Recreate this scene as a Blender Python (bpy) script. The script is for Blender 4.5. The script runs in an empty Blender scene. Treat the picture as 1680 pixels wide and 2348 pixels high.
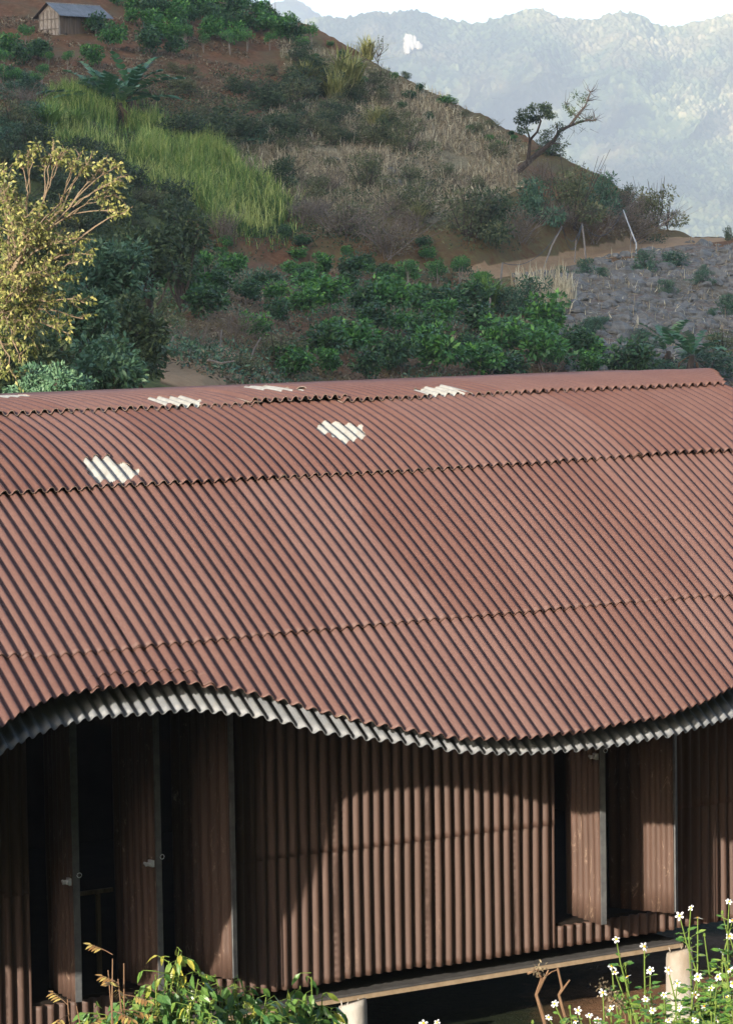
import bpy, math, random
import numpy as np
from mathutils import Vector
R_ = math.radians
SC = bpy.context.scene
COL = SC.collection
rng = np.random.default_rng(7)
random.seed(7)

# ------------------------------------------------------------------ camera
W0, H0 = 1680.0, 2348.0
FPX, TILT, ROLL = 7136.2, .0782, -.0158
KK = 1680 / 1624
f_ = np.array([0, math.cos(TILT), -math.sin(TILT)])
up_ = np.array([0, math.sin(TILT), math.cos(TILT)])
rt_ = np.array([1., 0, 0])
RC = math.cos(ROLL) * rt_ + math.sin(ROLL) * up_
UC = math.cos(ROLL) * up_ - math.sin(ROLL) * rt_

def ray(px, py):
    """viewing direction of the photograph's point (px, py), vectorised"""
    x = (np.asarray(px, float) * KK - 840) / FPX
    y = (np.asarray(py, float) * KK - 1174) / FPX
    return f_ + np.multiply.outer(x, RC) - np.multiply.outer(y, UC)

def at(px, py, D):
    d = ray(px, py)
    return d * (np.asarray(D, float) / d[..., 1])[..., None] if d.ndim > 1 else d * (D / d[1])

def project(P):
    P = np.asarray(P, float)
    d = P @ f_
    return (840 + FPX * (P @ RC) / d) / KK, (1174 - FPX * (P @ UC) / d) / KK

cd = bpy.data.cameras.new('camera')
cam = bpy.data.objects.new('camera', cd)
COL.objects.link(cam)
cd.sensor_fit = 'VERTICAL'
cd.sensor_height = 36
cd.lens = 36 * FPX / H0
cd.clip_start = .3
cd.clip_end = 20000
from mathutils import Matrix
cam.matrix_world = Matrix(((RC[0], UC[0], -f_[0], 0), (RC[1], UC[1], -f_[1], 0), (RC[2], UC[2], -f_[2], 0), (0, 0, 0, 1)))
SC.camera = cam
SC.render.resolution_x, SC.render.resolution_y = 732, 1024

# ------------------------------------------------------------------ light
SUN = np.array([-1.2067, -1.9356, .70])
SUN /= np.linalg.norm(SUN)
w = bpy.data.worlds.new('World')
SC.world = w
w.use_nodes = True
nt = w.node_tree
sky = nt.nodes.new('ShaderNodeTexSky')
sky.sky_type = 'NISHITA'
sky.sun_disc = False
sky.sun_elevation = math.asin(SUN[2])
sky.sun_rotation = math.atan2(SUN[0], SUN[1])
sky.dust_density = 1.7
sky.air_density = 0.72
bg = nt.nodes['Background']
nt.links.new(sky.outputs[0], bg.inputs[0])
bg.inputs[1].default_value = .102
ld = bpy.data.lights.new('sun', 'SUN')
ld.energy = 2.3
ld.angle = R_(.5)
ld.color = (1, .90, .77)
sun = bpy.data.objects.new('sun', ld)
COL.objects.link(sun)
sun.rotation_euler = Vector(SUN).to_track_quat('Z', 'Y').to_euler()
SC.view_settings.view_transform = 'Standard'
SC.view_settings.look = 'None'
SC.view_settings.exposure = 2.06
SC.view_settings.gamma = 1

# ------------------------------------------------------------------ object helpers
def tag(o, label=None, cat=None, group=None, kind=None):
    if label: o['label'] = label
    if cat: o['category'] = cat
    if group: o['group'] = group
    if kind: o['kind'] = kind
    return o

def mesh(name, V, F, mats, parent=None, smooth=False, attrs=None, fmat=None, loc=None):
    me = bpy.data.meshes.new(name)
    V = np.asarray(V, np.float32)
    if isinstance(F, np.ndarray):
        n, k = F.shape
        me.vertices.add(len(V)); me.vertices.foreach_set('co', V.ravel())
        me.loops.add(n * k); me.loops.foreach_set('vertex_index', F.astype(np.int32).ravel())
        me.polygons.add(n)
        me.polygons.foreach_set('loop_start', np.arange(0, n * k, k, dtype=np.int32))
        me.update(calc_edges=True)
    else:
        me.from_pydata(V.tolist(), [], F)
    for m in (mats if isinstance(mats, (list, tuple)) else [mats]):
        me.materials.append(m)
    if fmat is not None:
        me.polygons.foreach_set('material_index', np.asarray(fmat, np.int32))
    if smooth:
        me.polygons.foreach_set('use_smooth', np.ones(len(me.polygons), bool))
    for k, a in (attrs or {}).items():
        a = np.asarray(a, np.float32)
        if a.ndim == 1:
            at_ = me.attributes.new(k, 'FLOAT', 'POINT'); at_.data.foreach_set('value', a)
        else:
            at_ = me.attributes.new(k, 'FLOAT_COLOR', 'POINT'); at_.data.foreach_set('color', a.ravel())
    me.validate()
    o = bpy.data.objects.new(name, me)
    COL.objects.link(o)
    if parent is not None: o.parent = parent
    if loc is not None: o.location = loc
    return o

def empty(name, loc=(0, 0, 0), rz=0, sc=1):
    o = bpy.data.objects.new(name, None)
    o.empty_display_size = .2
    COL.objects.link(o)
    o.location = loc; o.rotation_euler = (0, 0, rz); o.scale = (sc,) * 3 if np.isscalar(sc) else sc
    return o

KIDS = {}
def copy_tree(o, parent=None):
    c = o.copy(); COL.objects.link(c)
    if parent is not None: c.parent = parent
    for ch in KIDS.get(o.name, []):
        copy_tree(ch, c)
    return c

class MB:
    """collects simple shapes into one mesh"""
    def __init__(s): s.V = []; s.F = []; s.M = []; s.T = []; s.n = 0
    def add(s, V, F, m=0, t=None):
        V = [tuple(map(float, p)) for p in V]
        s.V += V; s.F += [tuple(int(i) + s.n for i in f) for f in F]; s.M += [m] * len(F)
        s.T += [.5 if t is None else t] * len(V)
        s.n += len(V)
    def box(s, c, u, v, w, m=0):
        c, u, v, w = [np.asarray(q, float) for q in (c, u, v, w)]
        P = [c + a * u + b * v + d * w for a in (-.5, .5) for b in (-.5, .5) for d in (-.5, .5)]
        s.add(P, [(0, 1, 3, 2), (4, 6, 7, 5), (0, 4, 5, 1), (2, 3, 7, 6), (0, 2, 6, 4), (1, 5, 7, 3)], m)
    def tube(s, pts, rad, k=6, m=0, cap=True, t=None):
        pts = [np.asarray(p, float) for p in pts]
        rings = []
        a = np.array([.3, .2, .93])
        for i, p in enumerate(pts):
            d = pts[min(i + 1, len(pts) - 1)] - pts[max(i - 1, 0)]
            d = d / (np.linalg.norm(d) + 1e-9)
            e1 = np.cross(d, a)
            if np.linalg.norm(e1) < .1: e1 = np.cross(d, [1, 0, 0])
            e1 /= np.linalg.norm(e1); e2 = np.cross(d, e1)
            r = rad[i] if hasattr(rad, '__len__') else rad
            rings.append([p + r * (math.cos(2 * math.pi * j / k) * e1 + math.sin(2 * math.pi * j / k) * e2) for j in range(k)])
        V = [q for r in rings for q in r]
        F = [(i * k + j, i * k + (j + 1) % k, (i + 1) * k + (j + 1) % k, (i + 1) * k + j) for i in range(len(pts) - 1) for j in range(k)]
        if cap: F += [tuple(range(k))[::-1], tuple((len(pts) - 1) * k + j for j in range(k))]
        s.add(V, F, m, t)
    def leaf(s, b, d, n, L, Wd, m=0, t=None, fold=.25, droop=.0):
        b, d, n = [np.asarray(q, float) for q in (b, d, n)]
        d = d / np.linalg.norm(d); sd = np.cross(d, n); sd /= (np.linalg.norm(sd) + 1e-9); n = np.cross(sd, d)
        def P(x, y, zz=0): return b + d * x * L + sd * y * Wd + n * (zz * Wd + fold * abs(y) * Wd - droop * x * x * L)
        V = [P(0, 0), P(.3, .45), P(.65, .38), P(1, 0), P(.65, -.38), P(.3, -.45), P(.45, 0)]
        s.add(V, [(0, 1, 6), (1, 2, 6), (2, 3, 6), (3, 4, 6), (4, 5, 6), (5, 0, 6)], m, t)
    def build(s, name, mats, parent=None, smooth=False, loc=None, tone=False):
        return mesh(name, s.V, s.F, mats, parent, smooth, {'tone': s.T} if tone else None, s.M, loc)

# ------------------------------------------------------------------ numpy noise
def _h(ix, iy, seed):
    n = (ix.astype(np.int64) * 374761393 + iy.astype(np.int64) * 668265263 + seed * 974634777) & 0x7fffffff
    n = ((n ^ (n >> 13)) * 1274126177) & 0x7fffffff
    return ((n ^ (n >> 16)) & 0xffff) / 65535.0
def vnoise(x, y, seed=0):
    ix, iy = np.floor(x), np.floor(y)
    fx, fy = x - ix, y - iy
    fx = fx * fx * (3 - 2 * fx); fy = fy * fy * (3 - 2 * fy)
    a, b, c, d = _h(ix, iy, seed), _h(ix + 1, iy, seed), _h(ix, iy + 1, seed), _h(ix + 1, iy + 1, seed)
    return (a + (b - a) * fx) * (1 - fy) + (c + (d - c) * fx) * fy - .5
def fbm(x, y, seed=0, octv=4):
    o = 0; a = 1
    for i in range(octv):
        o = o + a * vnoise(x * 2 ** i, y * 2 ** i, seed + i * 17); a *= .5
    return o
def worley(x, y, seed=0):
    """distance to the nearest jittered cell point and that cell's random value"""
    ix, iy = np.floor(x), np.floor(y)
    best = np.full(x.shape, 9.0); val = np.zeros(x.shape)
    for dx in (-1, 0, 1):
        for dy in (-1, 0, 1):
            cx, cy = ix + dx, iy + dy
            px = cx + _h(cx, cy, seed); py = cy + _h(cx, cy, seed + 5)
            d = np.hypot(px - x, py - y); m = d < best
            best = np.where(m, d, best); val = np.where(m, _h(cx, cy, seed + 9), val)
    return best, val
def inpoly(x, y, poly):
    x, y = np.asarray(x, float), np.asarray(y, float)
    r = np.zeros(x.shape, bool); n = len(poly)
    for i in range(n):
        x1, y1 = poly[i]; x2, y2 = poly[(i + 1) % n]
        c = ((y1 > y) != (y2 > y)) & (x < (x2 - x1) * (y - y1) / (y2 - y1 + 1e-12) + x1)
        r ^= c
    return r

# ------------------------------------------------------------------ materials
class Mat:
    def __init__(s, name, rough=.8, spec=.3):
        s.m = bpy.data.materials.new(name); s.m.use_nodes = True
        s.t = s.m.node_tree; s.b = s.t.nodes['Principled BSDF']
        s.b.inputs['Roughness'].default_value = rough
        s.b.inputs['Specular IOR Level'].default_value = spec
        s.co = None
    def n(s, typ, **kw):
        q = s.t.nodes.new(typ)
        for k, v in kw.items(): setattr(q, k, v)
        return q
    def l(s, a, b): s.t.links.new(a, b)
    def coord(s):
        if s.co is None:
            s.co = s.n('ShaderNodeTexCoord').outputs['Object']
        return s.co
    def noise(s, scale, detail=4, rough=.6, stretch=None, dist=0):
        q = s.n('ShaderNodeTexNoise')
        q.inputs['Scale'].default_value = scale; q.inputs['Detail'].default_value = detail
        q.inputs['Roughness'].default_value = rough; q.inputs['Distortion'].default_value = dist
        if stretch:
            mp = s.n('ShaderNodeMapping'); mp.inputs['Scale'].default_value = stretch
            s.l(s.coord(), mp.inputs['Vector']); s.l(mp.outputs[0], q.inputs['Vector'])
        else: s.l(s.coord(), q.inputs['Vector'])
        return q.outputs['Fac']
    def ramp(s, fac, stops):
        q = s.n('ShaderNodeValToRGB'); e = q.color_ramp.elements
        while len(e) < len(stops): e.new(.5)
        for i, (p, c) in enumerate(stops):
            e[i].position = p; e[i].color = (*c, 1) if len(c) == 3 else c
        s.l(fac, q.inputs[0]); return q.outputs[0]
    def mix(s, fac, a, b, mode='MIX'):
        q = s.n('ShaderNodeMix', data_type='RGBA', blend_type=mode)
        for v, sock in ((fac, q.inputs[0]), (a, q.inputs[6]), (b, q.inputs[7])):
            if isinstance(v, bpy.types.NodeSocket): s.l(v, sock)
            elif isinstance(v, (int, float)): sock.default_value = v
            else: sock.default_value = (*v, 1)
        return q.outputs[2]
    def math(s, op, a, b=0.):
        q = s.n('ShaderNodeMath', operation=op)
        for v, sock in ((a, q.inputs[0]), (b, q.inputs[1])):
            if isinstance(v, bpy.types.NodeSocket): s.l(v, sock)
            else: sock.default_value = v
        return q.outputs[0]
    def attr(s, name):
        q = s.n('ShaderNodeAttribute'); q.attribute_name = name; return q
    def base(s, c):
        if isinstance(c, bpy.types.NodeSocket): s.l(c, s.b.inputs['Base Color'])
        else: s.b.inputs['Base Color'].default_value = (*c, 1)
        return s
    def bump(s, h, strength=.3, dist=.02):
        q = s.n('ShaderNodeBump'); q.inputs['Strength'].default_value = strength; q.inputs['Distance'].default_value = dist
        s.l(h, q.inputs['Height']); s.l(q.outputs[0], s.b.inputs['Normal']); return s

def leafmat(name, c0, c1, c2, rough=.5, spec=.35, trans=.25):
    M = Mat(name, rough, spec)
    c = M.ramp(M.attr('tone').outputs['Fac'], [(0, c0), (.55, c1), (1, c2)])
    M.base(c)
    if trans:
        tr = M.n('ShaderNodeBsdfTranslucent'); M.l(c, tr.inputs['Color'])
        mx = M.n('ShaderNodeMixShader'); mx.inputs[0].default_value = trans
        out = M.t.nodes['Material Output']
        M.l(M.b.outputs[0], mx.inputs[1]); M.l(tr.outputs[0], mx.inputs[2]); M.l(mx.outputs[0], out.inputs['Surface'])
    return M.m

def barkmat(name, c0, c1, sc=8):
    M = Mat(name, .9, .2)
    n = M.noise(sc, 5, .7, (1, 1, .25))
    return M.base(M.ramp(n, [(.3, c0), (.7, c1)])).bump(n, .4, .02).m

# roof sheet: bitumen board, matt red brown with slight blotches
M = Mat('roof_red', .62, .35)
a = M.noise(2.2, 5, .65); b = M.noise(38, 3, .6); c = M.noise(260, 2, .6)
col = M.ramp(a, [(.3, (0.096, 0.046, 0.036)), (.55, (0.109, 0.054, 0.042)), (.8, (0.118, 0.061, 0.047))])
col = M.mix(M.math('MULTIPLY', M.ramp(b, [(.5, (0, 0, 0)), (.75, (1, 1, 1))]), .35), col, (0.159, 0.091, 0.071))
col = M.mix(M.math('MULTIPLY', M.ramp(M.noise(5.5, 6, .75), [(.60, (0, 0, 0)), (.75, (1, 1, 1))]), .3), col, (0.146, 0.077, 0.065))
oi = M.n('ShaderNodeObjectInfo'); hv = M.n('ShaderNodeHueSaturation'); M.l(M.math('ADD', M.math('MULTIPLY', oi.outputs['Random'], .16), .92), hv.inputs['Value']); M.l(M.math('ADD', M.math('MULTIPLY', oi.outputs['Random'], -.14), 1.06), hv.inputs['Saturation']); M.l(col, hv.inputs['Color']); col = hv.outputs['Color']
M.base(col); M.bump(M.math('ADD', M.math('MULTIPLY', b, .5), M.math('MULTIPLY', c, .35)), .35, .006)
roof_red = M.m
M = Mat('sheet_edge', .8, .2); M.base(M.ramp(M.noise(9, 3), [(.4, (0.077, 0.042, 0.035)), (.6, (0.146, 0.092, 0.069)), (.72, (0.424, 0.362, 0.277))])); sheet_edge = M.m
M = Mat('bare_sheet', .7, .2)
a = M.noise(16, 5, .7)
M.base(M.ramp(a, [(.3, (0.228, 0.222, 0.199)), (.6, (0.308, 0.308, 0.285))])).bump(a, .3, .005); bare_sheet = M.m
M = Mat('torn_edge', .8, .2); M.base((0.308, 0.254, 0.208)); torn_edge = M.m
M = Mat('roof_grey', .55, .4)
a = M.noise(4, 5, .7); b = M.noise(30, 4, .6)
col = M.ramp(a, [(.3, (0.109, 0.119, 0.129)), (.6, (0.167, 0.177, 0.187)), (.8, (0.189, 0.185, 0.164))])
col = M.mix(M.math('MULTIPLY', M.ramp(b, [(.55, (0, 0, 0)), (.8, (1, 1, 1))]), .5), col, (0.193, 0.168, 0.126))
M.base(col).bump(b, .2, .004); roof_grey = M.m
M = Mat('wall_brown', .6, .35)
a = M.noise(3, 5, .7, (1, 1, .3)); b = M.noise(60, 3, .6); sc_ = M.noise(7, 6, .8, (1, 1, .35), 1.2)
col = M.ramp(a, [(.3, (0.072, 0.043, 0.032)), (.7, (0.098, 0.059, 0.045))])
col = M.mix(M.math('MULTIPLY', M.ramp(sc_, [(.60, (0, 0, 0)), (.72, (1, 1, 1))]), .35), col, (0.308, 0.208, 0.146))
M.base(col).bump(b, .25, .004); wall_brown = M.m
M = Mat('door_brown', .6, .35)
a = M.noise(3, 5, .7, (1, 1, .3)); sc_ = M.noise(11, 6, .85, (0.900, 0.900, 0.308), 1.8)
col = M.ramp(a, [(.3, (0.072, 0.043, 0.032)), (.7, (0.104, 0.063, 0.047))])
col = M.mix(M.ramp(sc_, [(.58, (0, 0, 0)), (.66, (.75, .75, .75))]), col, (0.354, 0.254, 0.177))
M.base(col).bump(sc_, .2, .004); door_brown = M.m
M = Mat('galvanised', .45, .5); M.base(M.ramp(M.noise(14, 4), [(.35, (0.069, 0.073, 0.077)), (.65, (0.123, 0.127, 0.127))])); galv = M.m
M = Mat('steel', .3, .6); M.base((.75, .77, .8)); M.b.inputs['Metallic'].default_value = .4; steel = M.m
M = Mat('screw', .4, .5); M.base((0.605, 0.572, 0.550)); screwm = M.m
M = Mat('beam_wood', .8, .2)
a = M.noise(6, 5, .7, (3, 3, 3)); M.base(M.ramp(a, [(.3, (0.254, 0.185, 0.115)), (.7, (0.370, 0.285, 0.193))])).bump(a, .3, .005); beam_wood = M.m
M = Mat('ledge', .8, .2); M.base(M.ramp(M.noise(8, 4), [(.3, (0.058, 0.055, 0.054)), (.7, (0.092, 0.089, 0.085))])); ledge_m = M.m
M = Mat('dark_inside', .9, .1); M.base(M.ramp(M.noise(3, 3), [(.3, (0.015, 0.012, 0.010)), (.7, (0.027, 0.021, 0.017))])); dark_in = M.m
M = Mat('post_wood', .85, .2)
a = M.noise(5, 6, .75, (0.900, 0.900, 0.385)); b = M.noise(2.2, 3, .6, (1, 1, .6))
col = M.ramp(a, [(.3, (0.277, 0.254, 0.216)), (.6, (0.400, 0.377, 0.339)), (.8, (0.477, 0.462, 0.431))])
col = M.mix(M.ramp(b, [(.5, (0, 0, 0)), (.68, (0.616, 0.616, 0.616))]), col, (0.262, 0.193, 0.123))
M.base(col).bump(a, .6, .012); post_wood = M.m

# hill ground: bare red earth, straw litter, weeds, stones by a painted cover map
M = Mat('hill_ground', .95, .1)
cov = M.attr('cover'); sep = M.n('ShaderNodeSeparateColor'); M.l(cov.outputs['Color'], sep.inputs[0])
n1 = M.noise(.35, 6, .7); n2 = M.noise(2.5, 6, .75); n3 = M.noise(9, 4, .7)
earth = M.ramp(n2, [(.3, (0.132, 0.060, 0.028)), (.55, (0.233, 0.113, 0.054)), (.75, (0.328, 0.190, 0.104))])
earth = M.mix(M.ramp(n1, [(.42, (0, 0, 0)), (.62, (0.720, 0.816, 0.760))]), earth, (0.166, 0.130, 0.067))
weeds = M.ramp(n2, [(.3, (0.055, 0.068, 0.022)), (.6, (0.138, 0.160, 0.050)), (.8, (0.242, 0.231, 0.083))])
straw = M.ramp(n3, [(.3, (0.176, 0.136, 0.073)), (.55, (0.365, 0.299, 0.169)), (.75, (0.603, 0.528, 0.326))])
stone = M.ramp(n2, [(.3, (0.155, 0.141, 0.118)), (.5, (0.258, 0.231, 0.186)), (.7, (0.342, 0.338, 0.316))])
def soft(x, lo=.25, hi=.75): return M.ramp(M.math('ADD', x, M.math('MULTIPLY', M.math('SUBTRACT', n2, .5), .9)), [(lo, (0, 0, 0)), (hi, (1, 1, 1))])
col = M.mix(soft(sep.outputs[0]), earth, weeds)
col = M.mix(soft(sep.outputs[1]), col, straw)
col = M.mix(soft(sep.outputs[2]), col, stone)
road_c = M.ramp(n2, [(.3, (0.372, 0.230, 0.119)), (.7, (0.514, 0.340, 0.188))])
col = M.mix(M.ramp(cov.outputs['Alpha'], [(.35, (0, 0, 0)), (.6, (1, 1, 1))]), col, road_c)
M.base(col).bump(M.math('ADD', n2, M.math('MULTIPLY', n3, .4)), .8, .25)
hill_ground = M.m
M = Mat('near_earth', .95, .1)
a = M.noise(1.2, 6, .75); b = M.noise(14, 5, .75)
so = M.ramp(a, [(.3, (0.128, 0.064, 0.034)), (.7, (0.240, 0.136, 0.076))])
gr = M.ramp(b, [(.3, (0.010, 0.014, 0.006)), (.6, (0.019, 0.026, 0.011)), (.8, (0.036, 0.032, 0.018))])  # weed cover toned near black, deepens shade under the house and on its walls
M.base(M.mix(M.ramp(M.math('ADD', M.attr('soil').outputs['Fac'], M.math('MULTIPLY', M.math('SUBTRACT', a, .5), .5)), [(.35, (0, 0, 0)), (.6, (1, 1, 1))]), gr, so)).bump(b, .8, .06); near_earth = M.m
M = Mat('mountain_forest', .95, .1)
tn = M.attr('tone').outputs['Fac']
n1 = M.noise(.007, 5, .65); n2 = M.noise(.06, 5, .7)
col = M.ramp(tn, [(0, (.012, .022, .014)), (.4, (.060, .080, .038)), (.75, (.16, .16, .080)), (1, (.34, .28, .17))])
col = M.mix(M.ramp(n1, [(.5, (0, 0, 0)), (.66, (.7, .7, .7))]), col, (.17, .13, .075))
M.base(M.mix(M.ramp(n2, [(.35, (0, 0, 0)), (.65, (1, 1, 1))]), col, M.mix(1, col, (.75, .85, .7), 'MULTIPLY')))
mountain_forest = M.m
M = Mat('cliff_rock', .9, .1)
a = M.noise(.06, 6, .7, (1, 1, .35)); M.base(M.ramp(a, [(.3, (0.265, 0.226, 0.164)), (.6, (0.452, 0.413, 0.335))])).bump(a, .7, 3); cliff_rock = M.m
M = Mat('valley', .95, .1); M.base(M.ramp(M.noise(.02, 5), [(.3, (.035, .05, .025)), (.7, (.08, .09, .04))])); valley_m = M.m
M = Mat('rock', .85, .2)
a = M.noise(2.5, 6, .7); M.base(M.ramp(a, [(.3, (0.102, 0.098, 0.085)), (.6, (0.228, 0.220, 0.194)), (.8, (0.384, 0.372, 0.331))])).bump(a, .7, .08); rock_m = M.m
coffee_leaf = leafmat('coffee_leaf', (0.026, 0.086, 0.026), (0.072, 0.213, 0.046), (0.225, 0.488, 0.081), .42, .45, .15)
coffee_dark = leafmat('coffee_leaf_dark', (0.017, 0.055, 0.023), (0.048, 0.121, 0.042), (0.127, 0.254, 0.063), .42, .45, .15)
dark_leaf = leafmat('dark_leaf', (0.023, 0.047, 0.023), (0.067, 0.107, 0.047), (0.167, 0.205, 0.082), .55, .3, .15)
olive_leaf = leafmat('olive_leaf', (0.054, 0.073, 0.035), (0.144, 0.169, 0.073), (0.307, 0.288, 0.134), .6, .25, .15)
teal_leaf = leafmat('teal_leaf', (0.028, 0.070, 0.043), (0.078, 0.167, 0.087), (0.196, 0.313, 0.167), .5, .35, .15)
dry_leaf = leafmat('dry_leaf', (0.090, 0.069, 0.042), (0.199, 0.154, 0.097), (0.398, 0.330, 0.202), .8, .2, .1)
sun_leaf = leafmat('sun_leaf', (.085, .115, .030), (.225, .245, .066), (.47, .43, .145), .5, .4, .3)
shrub_leaf = leafmat('shrub_leaf', (0.044, 0.128, 0.036), (0.136, 0.248, 0.048), (0.400, 0.368, 0.056), .35, .5, .3)
red_leaf = leafmat('red_leaf', (0.227, 0.116, 0.040), (0.363, 0.232, 0.072), (0.454, 0.381, 0.111), .45, .4, .3)
grass_m = leafmat('grass_blade', (0.091, 0.171, 0.040), (0.231, 0.373, 0.081), (0.504, 0.544, 0.161), .6, .3, .2)
ygrass_m = leafmat('yellow_grass', (0.180, 0.198, 0.054), (0.378, 0.378, 0.118), (0.612, 0.558, 0.234), .6, .3, .2)
straw_m = leafmat('straw_blade', (0.193, 0.152, 0.097), (0.425, 0.348, 0.221), (0.760, 0.676, 0.453), .8, .2, .1)
banana_m = leafmat('banana_leaf', (0.038, 0.112, 0.048), (0.090, 0.225, 0.090), (0.240, 0.330, 0.120), .4, .45, .2)
bidens_leaf = leafmat('herb_leaf', (0.049, 0.139, 0.025), (0.123, 0.254, 0.041), (0.279, 0.369, 0.082), .45, .4, .3)
bark_dark = barkmat('bark_dark', (.045, .034, .028), (.12, .095, .075))
bark_pale = barkmat('bark_pale', (.20, .16, .12), (.40, .34, .27), 14)
bark_sun = barkmat('bark_sun', (0.146, 0.101, 0.062), (0.258, 0.202, 0.135), 14)
stem_green = barkmat('stem_green', (0.080, 0.136, 0.024), (0.160, 0.216, 0.048), 20)
stem_dry = barkmat('stem_dry', (0.112, 0.060, 0.032), (0.216, 0.136, 0.080), 20)
bark_mid = barkmat('bark_mid', (0.140, 0.113, 0.090), (0.312, 0.258, 0.211))
pole_m = barkmat('pole_wood', (0.182, 0.154, 0.126), (0.378, 0.336, 0.294), 10)
M = Mat('pole_white', .5, .4); M.base(M.ramp(M.noise(6, 3), [(.3, (.42, .45, .47)), (.7, (.60, .63, .65))])); pole_white = M.m
M = Mat('wire', .6, .3); M.base((.06, .07, .08)); wire_m = M.m
M = Mat('petal', .6, .3); M.base(M.ramp(M.noise(30, 2), [(.3, (0.547, 0.554, 0.554)), (.7, (0.619, 0.619, 0.603))])); petal = M.m
M = Mat('flower_disc', .7, .2); M.base(M.ramp(M.noise(90, 2), [(.3, (.55, .25, .01)), (.7, (.80, .46, .03))])); discm = M.m
M = Mat('bamboo_wall', .85, .2)
bk = M.n('ShaderNodeTexBrick'); M.l(M.coord(), bk.inputs['Vector']); bk.inputs['Scale'].default_value = 1.0
n = M.noise(9, 4, .7, (2, 2, .3))
M.base(M.ramp(n, [(.3, (0.240, 0.180, 0.128)), (.5, (0.450, 0.375, 0.285)), (.75, (0.780, 0.720, 0.630))])).bump(n, .6, .03); bamboo_wall = M.m
M = Mat('plank_wall', .85, .2)
n = M.noise(5, 5, .7, (3, 3, .15)); M.base(M.ramp(n, [(.3, (.10, .072, .05)), (.7, (.26, .19, .13))])).bump(n, .6, .03); plank_wall = M.m
M = Mat('hut_tin', .45, .5)
n = M.noise(1.6, 5, .7); M.base(M.ramp(n, [(.3, (.10, .115, .125)), (.7, (.22, .24, .25))])); hut_tin = M.m
M = Mat('thatch', .95, .1); n = M.noise(7, 5, .8); M.base(M.ramp(n, [(.3, (.04, .03, .025)), (.7, (.13, .10, .08))])).bump(n, .8, .08); thatch = M.m

# ------------------------------------------------------------------ long house frame
TH = .5595
U3 = np.array([math.cos(TH), math.sin(TH), 0]); V3 = np.array([math.sin(TH), -math.cos(TH), 0]); Z3 = np.array([0, 0, 1.])
ORG = np.array([0, 24.1147, 0])
GZ = -6.25
def loc3(s, v, z):
    s, v, z = np.broadcast_arrays(np.asarray(s, float), np.asarray(v, float), np.asarray(z, float))
    return ORG + s[..., None] * U3 + v[..., None] * V3 + z[..., None] * Z3
PITCH, AMP = .095, .019
house = empty('long_house', loc3(-1.5, 0, GZ))
tag(house, 'long low house on log posts with wavy red corrugated roof and dark brown walls', 'building')
def hparent(o):
    o.parent = house
    o.matrix_parent_inverse = Matrix.Translation(-Vector(loc3(-1.5, 0, GZ)))
    return o

def path_eval(path, l):
    """path: dense (N,2) polyline of (v,z); returns v,z,nv,nz at arc length l (normal points up/out)"""
    d = np.diff(path, axis=0); sl = np.hypot(d[:, 0], d[:, 1]); cl = np.concatenate([[0], np.cumsum(sl)])
    v = np.interp(l, cl, path[:, 0]); z = np.interp(l, cl, path[:, 1])
    e = .02
    tv = np.interp(l + e, cl, path[:, 0]) - np.interp(l - e, cl, path[:, 0])
    tz = np.interp(l + e, cl, path[:, 1]) - np.interp(l - e, cl, path[:, 1])
    n = np.hypot(tv, tz) + 1e-9
    return v, z, -tz / n, tv / n      # path runs towards +v going down, so this normal points up

def shell(S, Vv, Zz, Nv, Nz, thick, keep=None):
    """closed sheet from a grid of (s,v,z) points; keep: bool per cell"""
    a, b = S.shape
    top = loc3(S, Vv, Zz).reshape(-1, 3); bot = loc3(S, Vv - Nv * thick, Zz - Nz * thick).reshape(-1, 3)
    idx = np.arange(a * b).reshape(a, b)
    if keep is None: keep = np.ones((a - 1, b - 1), bool)
    q = np.stack([idx[:-1, :-1], idx[:-1, 1:], idx[1:, 1:], idx[1:, :-1]], -1)
    T = q[keep]; n = a * b
    B = T[:, ::-1] + n
    pad = np.pad(keep, 1)
    sides = []
    for (di, dj, e) in ((-1, 0, (0, 1)), (1, 0, (2, 3)), (0, -1, (3, 0)), (0, 1, (1, 2))):
        nb = pad[1 + di:a + di, 1 + dj:b + dj]
        m = keep & ~nb
        k = q[m]
        if len(k): sides.append(np.stack([k[:, e[1]], k[:, e[0]], k[:, e[0]] + n, k[:, e[1]] + n], -1))
    Sd = np.concatenate(sides) if sides else np.zeros((0, 4), int)
    F = np.concatenate([T, B, Sd])
    fm = np.concatenate([np.zeros(len(T) + len(B), int), np.ones(len(Sd), int)])
    return np.concatenate([top, bot]), F, fm

def bump_heads(pts, nrm, r=.011):
    V, F = [], []
    for p, n in zip(pts, nrm):
        n = n / np.linalg.norm(n); e1 = np.cross(n, U3 + .1); e1 /= np.linalg.norm(e1); e2 = np.cross(n, e1)
        k = len(V)
        for j in range(6): V.append(p + r * (math.cos(j * 1.047) * e1 + math.sin(j * 1.047) * e2) - n * .003)
        V.append(p + n * r * .9)
        F += [(k + j, k + (j + 1) % 6, k + 6, k + 6) for j in range(6)]
    return V, F

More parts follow.
